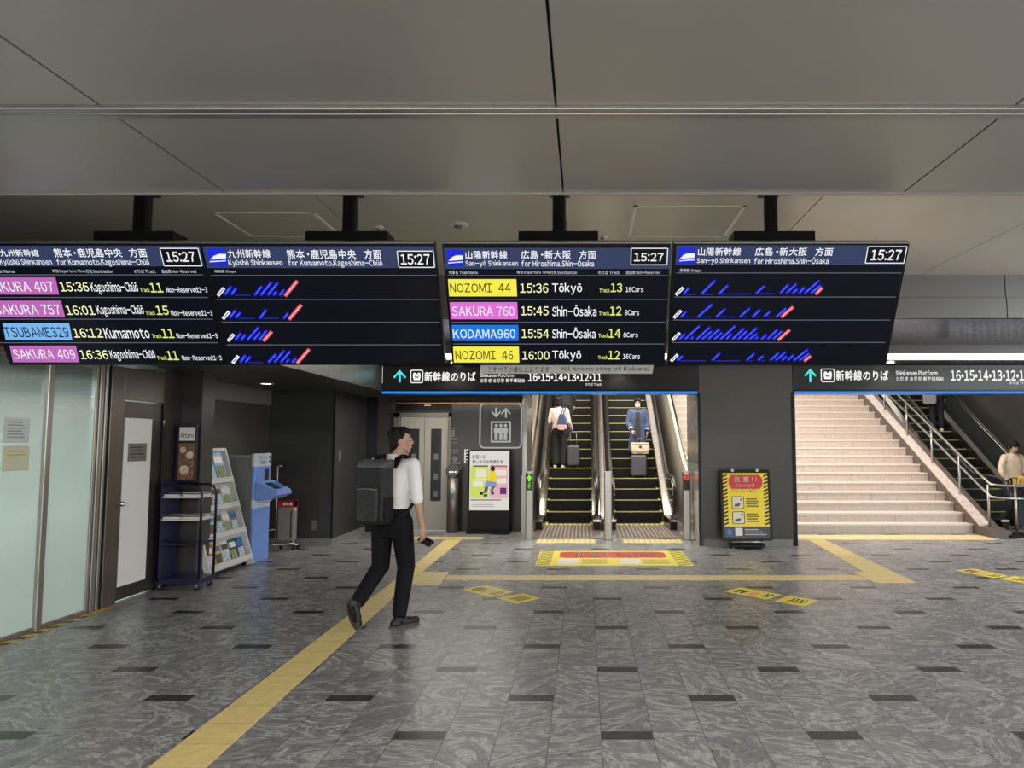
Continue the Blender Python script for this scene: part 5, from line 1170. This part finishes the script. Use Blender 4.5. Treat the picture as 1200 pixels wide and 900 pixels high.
STAND = dict(hip=(.09, 0, .92), kneeL=(-.10, .02, .49), kneeR=(.10, .02, .49), ankL=(-.10, -.02, .09), ankR=(.10, -.02, .09), toeL=(-.12, .15, .03), toeR=(.12, .15, .03),
             sh=(.185, 0, 1.42), elL=(-.24, -.02, 1.13), elR=(.24, -.02, 1.13), wrL=(-.23, .06, .88), wrR=(.23, .06, .88), head=(0, .02, 1.635), hy=0, hp=0,
             hdL=(0, .2, -1), hdR=(0, .2, -1), pnL=(1, 0, 0), pnR=(-1, 0, 0), curlL=.3, curlR=.3)
def person(label, loc, yaw, k, pose, top, trousers, shoes, vox=.01, style='short', sleeve=1.0, slim=1.0, coat=None, wide=0, glasses=False, mask=False, group=None, topname='shirt', tuck=True, skin=SKIN):
    p = dict(STAND); p.update(pose); T = Matrix.Translation(loc) @ Matrix.Rotation(yaw, 4, 'Z') @ Matrix.Scale(k, 4)
    Vv = {n: Vector(v) for n, v in p.items() if isinstance(v, tuple)}
    hp = Vv['hip']; sh = Vv['sh']; Hm = (Matrix.Rotation(p['hy'], 3, 'Z') @ Matrix.Rotation(p['hp'], 3, 'X'))
    hips = {'L': Vector((-hp.x, hp.y, hp.z)), 'R': hp}; shs = {'L': Vector((-sh.x, sh.y, sh.z)), 'R': sh}; w = slim
    # one continuous body
    q = MB(); cy = (hp.y + sh.y) / 2
    q.loft([(0, hp.y, hp.z - .1, .09, .07), (0, hp.y, hp.z, .15 * w, .1), (0, cy, 1.08, .13 * w, .09), (0, sh.y, 1.28, .15 * w, .1), (0, sh.y, 1.4, .14 * w, .08), (0, sh.y, 1.46, .06, .055)])
    q.cap((0, sh.y - .005, 1.42), Vv['head'] + Vector((0, -.015, -.06)), .052, .05); head_parts(q, Vv['head'], Hm)
    for s, g in (('L', -1), ('R', 1)):
        q.cap(hips[s], Vv['knee' + s], .08, .055); q.cap(Vv['knee' + s], Vv['ank' + s], .052, .034); q.cap(Vv['ank' + s], Vv['ank' + s].lerp(Vv['toe' + s], .3) - Vector((0, 0, .012)), .03, .02)
        q.cap(shs[s], Vv['el' + s], .047, .038); q.cap(Vv['el' + s], Vv['wr' + s], .038, .026); q.cap(shs[s], (0, sh.y, 1.4), .05, .07)
        hand(q, Vv['wr' + s], Vv['hd' + s], Vv['pn' + s], g, p['curl' + s])
    q.xf(T); body = q.build('person', skin, None, base=loc, voxel=max(.0062, vox * .75), smooth_it=2); tag(body, label, 'person', group)
    face = lambda: None
    q = MB(); hair_parts(q, Vv['head'], Hm, style); q.xf(T).build('hair', HAIR, body, voxel=vox, smooth_it=1)
    # face pieces are placed in world space
    Tk = T.to_3x3(); Wm = (Matrix.Rotation(yaw, 3, 'Z') @ Hm) * k; face_parts(body, T @ Vv['head'], Wm, glasses, mask)
    # top
    q = MB(); zb = hp.z + (.06 if tuck else -.06); b = .0 if tuck else .02
    q.loft([(0, hp.y, zb, (.16 + b) * w, .125), (0, cy, 1.08, (.158 + b * .5) * w, .125), (0, sh.y, 1.22, .178 * w, .135), (0, sh.y, 1.36, .178 * w, .12), (0, sh.y, 1.44, .125 * w, .088), (0, sh.y - .005, 1.495, .062, .062)])
    for s in 'LR':
        e = Vv['el' + s]; wr = Vv['wr' + s]; q.cap(shs[s] + Vector((0, 0, -.01)), e, .064 * (w * .4 + .6), .056)
        if sleeve > .5:
            end = e.lerp(wr, (sleeve - .5) * 2 * .92); q.cap(e, end, .056, .046)
        q.cap(shs[s], (0, sh.y, 1.4), .062, .085)
    t_ = q.xf(T).build(topname, top, body, voxel=vox, smooth_it=3)
    if tuck:
        q = MB(); q.loft_pts([[(0 + r * math.cos(a * math.pi / 10), sh.y - .005 + r * 1.0 * math.sin(a * math.pi / 10), z + .012 * math.sin(a * math.pi / 10) * -1) for a in range(20)] for r, z in ((.07, 1.465), (.064, 1.53), (.057, 1.53), (.06, 1.465))], None, False, True)
        q.xf(T).build('collar', top, t_)
    # trousers
    q = MB(); q.loft([(0, hp.y, hp.z - .16, .13, .1), (0, hp.y, hp.z - .05, .178 * w, .138), (0, hp.y, hp.z + .06, .168 * w, .13), (0, hp.y, hp.z + .1, .158 * w, .122)])
    for s in 'LR':
        a = .075 + wide; q.cap(hips[s] + Vector((0, 0, -.03)), Vv['knee' + s], .106, .082 + wide * .6); q.cap(Vv['knee' + s], Vv['knee' + s].lerp(Vv['ank' + s], .93), .08 + wide * .6, .066 + wide)
    q.xf(T).build('trousers', trousers, body, voxel=vox, smooth_it=3)
    for s in 'LR':
        an, to = Vv['ank' + s], Vv['toe' + s]; d = (to - an); up = Vector((0, 0, 1)) if abs(d.normalized().z) < .75 else Vector((0, 1, .3))
        fl = Vector((d.x, d.y, 0)) if abs(d.normalized().z) < .75 else d; fl.normalize(); sd = fl.cross(up).normalized(); up = sd.cross(fl)
        heel = an - up * .045 - fl * .045; q = MB(); M3 = Matrix((fl, sd, up)).transposed()
        base = an - up * .055
        for f_, r_ in ((-.03, (.058, .044, .055)), (.03, (.08, .045, .062)), (.1, (.08, .05, .042)), (.165, (.058, .045, .034))): q.ell(base + fl * f_, r_, M3)
        q.cap(an - up * .03, an + up * .03, .05, .046)
        so = q.xf(T).build('shoe', shoes, body, voxel=vox * .8, smooth_it=2)
        q = MB(); lo = []; 
        for zz in (-.034, -.014):
            lo.append([base + fl * (.062 + .165 * math.cos(a * math.pi / 10)) + sd * (.05 * math.sin(a * math.pi / 10)) + up * zz for a in range(20)])
        q.loft_pts(lo).xf(T).build('sole', mat('shoe_sole_%s' % shoes.name, S(60, 58, 58) if shoes.name.startswith('black') else S(216, 212, 204), .6), so)
    if coat:
        q = MB(); q.loft([(0, hp.y, .42, .25, .19), (0, hp.y, .7, .225, .175), (0, hp.y, hp.z, .2, .16), (0, cy, 1.08, .185, .15), (0, sh.y, 1.25, .195, .15), (0, sh.y, 1.38, .19, .125), (0, sh.y, 1.45, .12, .09), (0, sh.y, 1.475, .075, .07)])
        for s in 'LR':
            e = Vv['el' + s]; wr = Vv['wr' + s]; q.cap(shs[s], e, .072, .064); q.cap(e, e.lerp(wr, .75), .064, .056); q.cap(shs[s], (0, sh.y, 1.4), .068, .08)
        c_ = q.xf(T).build('coat', coat, body, voxel=vox, smooth_it=3)
        q = MB(); q.prism([(-.045, .158, 1.4), (.045, .158, 1.4), (.075, .185, 1.0), (.06, .2, .5), (-.06, .2, .5), (-.075, .185, 1.0)], (0, .012, 0)); q.xf(T).build('dark_front', mat('coat_front', S(26, 34, 40), .7), c_)
        for s in 'LR':
            e = Vv['el' + s]; wr = Vv['wr' + s]; a_ = e.lerp(wr, .66); b_ = e.lerp(wr, .8); MB().cyl(a_, b_, .061, .06).xf(T).build('cuff', mat('coat_cuff', S(150, 162, 180), .7), c_)
    return body, T, Vv


def wheelie(label, loc, yaw, sx, sy, h, m, handle, name='suitcase'):
    t = thing(name, label, 'suitcase', loc, yaw); W = WM[t]; z0 = .055
    q = MB(); q.loft_pts([[(x, y, z) for x, y in rrect(-sx / 2 * s, sx / 2 * s, -sy / 2 * s, sy / 2 * s, .045)] for s, z in ((.9, z0), (1, z0 + .03), (1, h - .03), (.9, h))]); q.xf(W).build('shell', m, t)
    q = MB()
    for i in range(5): x = -sx * .36 + sx * .18 * i; q.box(x - .008, x + .008, -sy / 2 - .004, sy / 2 + .004, z0 + .05, h - .05)
    q.xf(W).build('ribs', m, t)
    for sxx in (-1, 1):
        for syy in (-1, 1):
            x, y = sxx * (sx / 2 - .04), syy * (sy / 2 - .035)
            q = MB().cyl((x - .012, y, .026), (x + .012, y, .026), .026, n=14).box(x - .016, x + .016, y - .012, y + .012, .03, z0 + .01); q.xf(W).build('wheel', M_RUBBER, t)
    if handle:
        q = MB()
        for s in (-.07, .07): q.cyl((s, sy * .3, h - .02), (s, sy * .3, handle), .007, n=8)
        q.cap((-.08, sy * .3, handle), (.08, sy * .3, handle), .013, .013); q.xf(W).build('pull_handle', mat('handle_grey', S(120, 120, 120), .35, .6), t)
    q = MB().tube([(-.06, -sy / 2 + .02, h - .01), (-.05, -sy / 2 + .02, h + .022), (.05, -sy / 2 + .02, h + .022), (.06, -sy / 2 + .02, h - .01)], .009, 8); q.xf(W).build('carry_handle', M_BLACK, t)
    return t


# ---- the walking man
ML = Vector((-1.76, 6.86, 0)); MY = -R(14)
man, MT, MV = person('man in white shirt and black trousers walking away with a backpack, head turned right', ML, MY, 1.0,
    dict(hip=(.095, 0, .95), kneeL=(-.115, .02, .52), ankL=(-.16, -.30, .25), toeL=(-.17, -.20, .06), kneeR=(.105, .09, .51), ankR=(.11, -.04, .09), toeR=(.19, .13, .03), sh=(.192, .02, 1.445),
         elR=(.262, -.03, 1.14), wrR=(.285, .03, .885), hdR=(.1, .15, -1), pnR=(-1, .1, 0), curlR=.45, elL=(-.25, .05, 1.15), wrL=(-.17, .24, 1.12), hdL=(.6, .7, .1), pnL=(.5, -.6, -.4), head=(.05, .05, 1.66), hy=-R(62), hp=R(4)),
    mat('white_shirt', S(238, 238, 231), .7, bump=.15, nscale=9), mat('black_trousers', S(15, 15, 19), .8, spec=.2, bump=.15, nscale=10), mat('black_shoe', S(14, 14, 16), .55), vox=.0075, sleeve=.5, glasses=True)
ph = thing('phone', 'dark phone held in the walking man\'s right hand', 'phone', MT @ Vector((.3, .06, .74)))
hT = MT @ Matrix.Translation((.30, .075, .752)) @ Matrix.Rotation(R(-20), 4, 'Z') @ Matrix.Rotation(R(18), 4, 'Y') @ Matrix.Rotation(R(35), 4, 'X')
MB().rbox(-.075, .085, -.037, .037, -.005, .005, .012, hT).build('case', mat('phone_case', S(22, 18, 22), .4), ph); MB().rbox(-.07, .08, -.033, .033, .005, .0062, .01, hT).build('screen', mat('phone_glass', S(10, 10, 14), .06), ph)
# backpack
bp = thing('backpack', 'black square backpack with a grey lid on the walking man\'s back', 'backpack', MT @ Vector((0, -.24, .95)), MY)
BT = MT @ Matrix.Translation((-.04, -.235, 0)) @ Matrix.Rotation(R(-5), 4, 'Z')
M_BP = mat('backpack_black', S(13, 14, 15), .65, noise=.5, nscale=22, bump=.3); M_BPS = mat('backpack_side', S(12, 12, 18), .7, spec=.25); M_LID = mat('backpack_lid', S(70, 73, 75), .5, noise=.3, nscale=30)
q = MB(); q.loft_pts([[(x, y, z) for x, y in rrect(-.145 * s, .14 * s, -.09 * s, .09, .045)] for s, z in ((.86, .93), (1, .97), (1.02, 1.2), (1, 1.4), (.97, 1.44))], smooth=False); q.xf(BT).build('main_body', M_BP, bp, bevel=.006)
q = MB(); q.loft_pts([[(x, y + (z - 1.44) * .25, z) for x, y in rrect(-.155 * s, .15 * s, -.098 * s, .095, .055)] for s, z in ((1, 1.425), (1.02, 1.445), (.98, 1.475), (.86, 1.495))]); q.xf(BT).build('lid', M_LID, bp, bevel=.005)
q = MB(); q.loft_pts([[(x, y, z) for x, y in rrect(-.12 * s, .1 * s, -.125 + .02 * (1 - s), -.08, .025)] for s, z in ((.92, .96), (1, .99), (1, 1.2), (.94, 1.25))]); fpk = q.xf(BT).build('front_pocket', mat('pocket_mottled', S(27, 31, 28), .6, noise=.8, nscale=30), bp, bevel=.005)
MB().tube([BT @ Vector(v) for v in ((-.105, -.127, 1.235), (0, -.13, 1.245), (.09, -.127, 1.235))], .004, 6).build('zip', M_GREYINK, fpk)
q = MB(); q.loft_pts([[(x, y, z) for x, y in rrect(.13, .155, -.07, .06, .012)] for z in (.97, 1.16)]); q.xf(BT).build('side_pocket', M_BPS, bp)
q = MB(); q.loft_pts([[(x, y, z) for x, y in rrect(-.16, -.135, -.07, .06, .012)] for z in (.97, 1.16)]); q.xf(BT).build('side_pocket', M_BPS, bp)
MB().tube([BT @ Vector(v) for v in ((-.05, .06, 1.48), (-.045, .07, 1.53), (.045, .07, 1.53), (.05, .06, 1.48))], .013, 8).build('grab_handle', M_BPS, bp)
for s in (-1, 1):
    P = [(s * .085, -.15, 1.42), (s * .105, -.10, 1.50), (s * .118, -.02, 1.53), (s * .125, .07, 1.49), (s * .13, .135, 1.38), (s * .15, .14, 1.24), (s * .19, .08, 1.12), (s * .185, -.06, 1.02), (s * .15, -.155, .99)]
    q = MB(); rings = []
    for i, v in enumerate(P):
        v = Vector(v); a = Vector(P[max(i - 1, 0)]); b = Vector(P[min(i + 1, len(P) - 1)]); tn = (b - a).normalized(); sd = Vector((1, 0, 0)); n_ = sd.cross(tn).normalized(); sd = tn.cross(n_); wd = .032 if i < 6 else .015
        rings.append([v + sd * wd - n_ * .008, v + sd * wd + n_ * .008, v - sd * wd + n_ * .008, v - sd * wd - n_ * .008])
    q.loft_pts(rings).xf(MT).build('shoulder_strap', M_BPS, bp, bevel=.004)

# ---- woman on the left escalator
Z5 = .02 + RISE * 5
w2, T2, V2 = person('person in pale pink top and black trousers riding up, back turned, on the left escalator', Vector((-.58, 16.98, Z5)), R(-6), .915,
    dict(elR=(.25, -.02, 1.12), wrR=(.3, .16, .95), hdR=(.1, .5, -.8), curlR=1.0, ankL=(-.1, -.03, .09), hy=R(-25), elL=(-.25, .02, 1.13), wrL=(-.25, .2, 1.02)),
    mat('pale_pink_top', S(206, 186, 178), .8), mat('black_wide_trousers', S(16, 16, 18), .8), mat('white_shoe', S(206, 200, 180), .6), vox=.012, style='bob', wide=.03, tuck=False, topname='blouse')
tb = thing('tote_bag', 'navy shoulder bag with a pinkish bottom on the back of the left escalator rider', 'bag', T2 @ Vector((.1, -.2, 1.0)), R(-6))
q = MB(); q.loft_pts([[(x, y, z) for x, y in rrect(.1 - a, .1 + a, -.245, -.155, .03)] for a, z in ((.11, 1.02), (.12, 1.1), (.075, 1.28), (.06, 1.32))]); q.xf(T2).build('bag_body', mat('tote_navy', S(56, 68, 108), .7), tb, bevel=.006)
q = MB(); q.loft_pts([[(x, y, z) for x, y in rrect(.1 - a, .1 + a, -.25, -.15, .04)] for a, z in ((.07, .93), (.12, .96), (.125, 1.03), (.11, 1.06))]); q.xf(T2).build('bag_bottom', mat('tote_pink', S(196, 150, 142), .7), tb, bevel=.006)
for x in (.07, .13): MB().tube([T2 @ Vector(v) for v in ((x, -.21, 1.3), (x + .03, -.14, 1.44), (x + .05, -.03, 1.505), (x + .05, .07, 1.46))], .012, 8).build('strap', mat('tote_strap', S(44, 52, 84), .7), tb)
wheelie('dark grey suitcase standing beside the rider on the left escalator', (-.255, 16.97, Z5), 0, .28, .2, .50, mat('suitcase_dark_grey', S(74, 72, 74), .45), .78)
# dim figure further up
person('person in dark clothes mostly hidden behind the pink-topped rider', Vector((-.47, 18.0, .02 + RISE * 8)), R(3), .95, {}, mat('charcoal_top', S(26, 26, 30), .8), mat('charcoal_trousers', S(22, 22, 26), .8), mat('black_boot', S(18, 18, 18), .5), vox=.014, tuck=False)

# ---- masked traveller on the middle escalator
w3, T3, V3 = person('masked person in long blue coat holding a beige bag on the middle escalator', Vector((1.215, 17.0, Z5)), R(176), .9,
    dict(elR=(.25, .03, 1.12), wrR=(.14, .22, .93), hdR=(-.2, .35, -.9), pnR=(-.6, -.7, 0), curlR=1.1, elL=(-.25, .0, 1.13), wrL=(-.24, .1, .9), hp=-R(8)),
    mat('dark_inner_top', S(30, 36, 44), .8), mat('dark_green_trousers', S(26, 34, 36), .8), mat('black_walking_shoe', S(22, 22, 22), .5), vox=.012, style='fringe', coat=mat('blue_coat', S(62, 74, 106), .8, noise=.15, nscale=12), mask=True, tuck=False)
Z4 = .02 + RISE * 4
wheelie('slate grey suitcase under the beige bag on the middle escalator', (1.2, 16.58, Z4), 0, .34, .23, .50, mat('suitcase_slate', S(80, 80, 90), .5), 0)
bg = thing('handbag', 'beige handbag resting on the slate suitcase', 'bag', (1.235, 16.58, Z4 + .505))
bx, by, bz = 1.235, 16.58, Z4 + .526
q = MB(); q.loft_pts([[(bx + x, by + y, bz + z) for x, y in rrect(-a, a, -b, b, .03)] for a, b, z in ((.17, .085, 0), (.2, .095, .05), (.21, .08, .18), (.19, .05, .25))]); q.build('bag_body', mat('bag_beige', S(196, 180, 154), .6, noise=.1, nscale=12), bg, bevel=.006)
q = MB().box(bx - .195, bx + .195, by - .085, by + .085, bz + .215, bz + .25); q.build('flap', mat('bag_cream', S(226, 214, 192), .55), bg, bevel=.01)
MB().rbox(bx - .03, bx + .03, by - .098, by - .085, bz + .14, bz + .18, .008, axis='y').build('clasp', mat('bag_dark_clasp', S(60, 44, 36), .5), bg)
for s in (-.02, .02): MB().tube([(bx - .07, by + s, bz + .23), (bx - .06, by + s, bz + .31), (bx - .02, by + s, bz + .345), (bx + .02, by + s, bz + .345), (bx + .06, by + s, bz + .31), (bx + .07, by + s, bz + .23)], .009, 8).build('handle', mat('bag_handle_brown', S(110, 92, 76), .5), bg)
q = MB().prism([(bx - .2, by - .1, bz + .08), (bx - .02, by - .1, bz + .02), (bx + .02, by - .1, bz + .02), (bx + .2, by - .1, bz + .08), (bx + .2, by - .1, bz + .1), (bx, by - .1, bz + .05), (bx - .2, by - .1, bz + .1)], (0, .012, 0)); q.build('seam', mat('bag_seam', S(150, 130, 106), .6), bg)

# ---- person leaving the far right escalator
w4, T4, V4 = person('person in loose beige shirt carrying a yellow bag at the right edge, looking down', Vector((8.44, 14.72, .016)), R(188), .945,
    dict(elR=(.37, .12, 1.2), wrR=(.50, .32, 1.09), hdR=(.3, .6, -.2), pnR=(0, 0, -1), curlR=.5, elL=(-.27, .06, 1.12), wrL=(-.12, .25, 1.0), hdL=(.8, .4, -.2), pnL=(0, -.3, -1), curlL=.9, hp=-R(28), head=(0, .05, 1.625)),
    mat('beige_shirt', S(204, 186, 162), .8, noise=.12, nscale=10), mat('dark_slacks', S(40, 38, 40), .8), mat('white_sneaker', S(200, 196, 190), .6), vox=.011, style='fringe', slim=1.25, tuck=False)
yb = thing('shoulder_bag', 'yellow striped bag held at the waist of the person at the right edge', 'bag', T4 @ Vector((.02, .28, .84)), R(190))
q = MB(); q.loft_pts([[(x, y, z) for x, y in rrect(.02 - a, .02 + a, .27 - b, .27 + b, .04)] for a, b, z in ((.12, .05, .82), (.17, .075, .86), (.17, .075, .98), (.13, .045, 1.04))]); q.xf(T4).build('bag_body', mat('bag_yellow', S(214, 180, 90), .5), yb, bevel=.008)
q = MB()
for i in range(3): q.box(-.09 + i * .09, -.055 + i * .09, .343, .352, .87, .98)
q.xf(T4).build('stripes', mat('bag_brown_stripe', S(150, 112, 50), .5), yb)
MB().tube([T4 @ Vector(v) for v in ((-.1, .27, 1.0), (-.12, .24, 1.2), (-.1, .14, 1.42), (-.09, .02, 1.5), (-.1, -.1, 1.42))], .01, 8).build('strap', mat('bag_strap_tan', S(170, 140, 90), .5), yb)
wheelie('black suitcase in front of the person at the right edge', (8.2, 14.2, .016), R(8), .34, .25, .66, mat('suitcase_black', S(20, 20, 22), .35), .95)
# ---- person riding up the far escalator, legs and bag in view
w5, T5, V5 = person('person in dark trousers and pale shoes riding up the far escalator, upper body hidden', Vector((8.72, 18.38, .02 + RISE * 9)), R(-10), .95,
    dict(ankL=(-.1, -.08, .1), elL=(-.25, .0, 1.13), wrL=(-.25, .08, .9)), mat('navy_top', S(30, 30, 44), .8), mat('navy_trousers', S(24, 24, 34), .8), mat('white_trainer', S(222, 220, 214), .6), vox=.013, tuck=False)
gb = thing('satchel', 'grey patterned bag hanging beside the rider on the far escalator', 'bag', T5 @ Vector((-.2, -.14, .78)), R(-10))
q = MB(); q.loft_pts([[(x, y, z) for x, y in rrect(-.2 - a, -.2 + a, -.2, -.08, .04)] for a, z in ((.13, .7), (.16, .75), (.16, .95), (.12, 1.0))]); q.xf(T5).build('bag_body', mat('bag_grey_pattern', S(150, 146, 148), .7, noise=.5, nscale=60), gb, bevel=.008)
MB().tube([T5 @ Vector(v) for v in ((-.3, -.14, .98), (-.22, -.13, 1.2), (-.12, -.08, 1.47), (-.1, .05, 1.47))], .012, 8).build('strap', mat('bag_grey_strap', S(100, 98, 100), .7), gb)
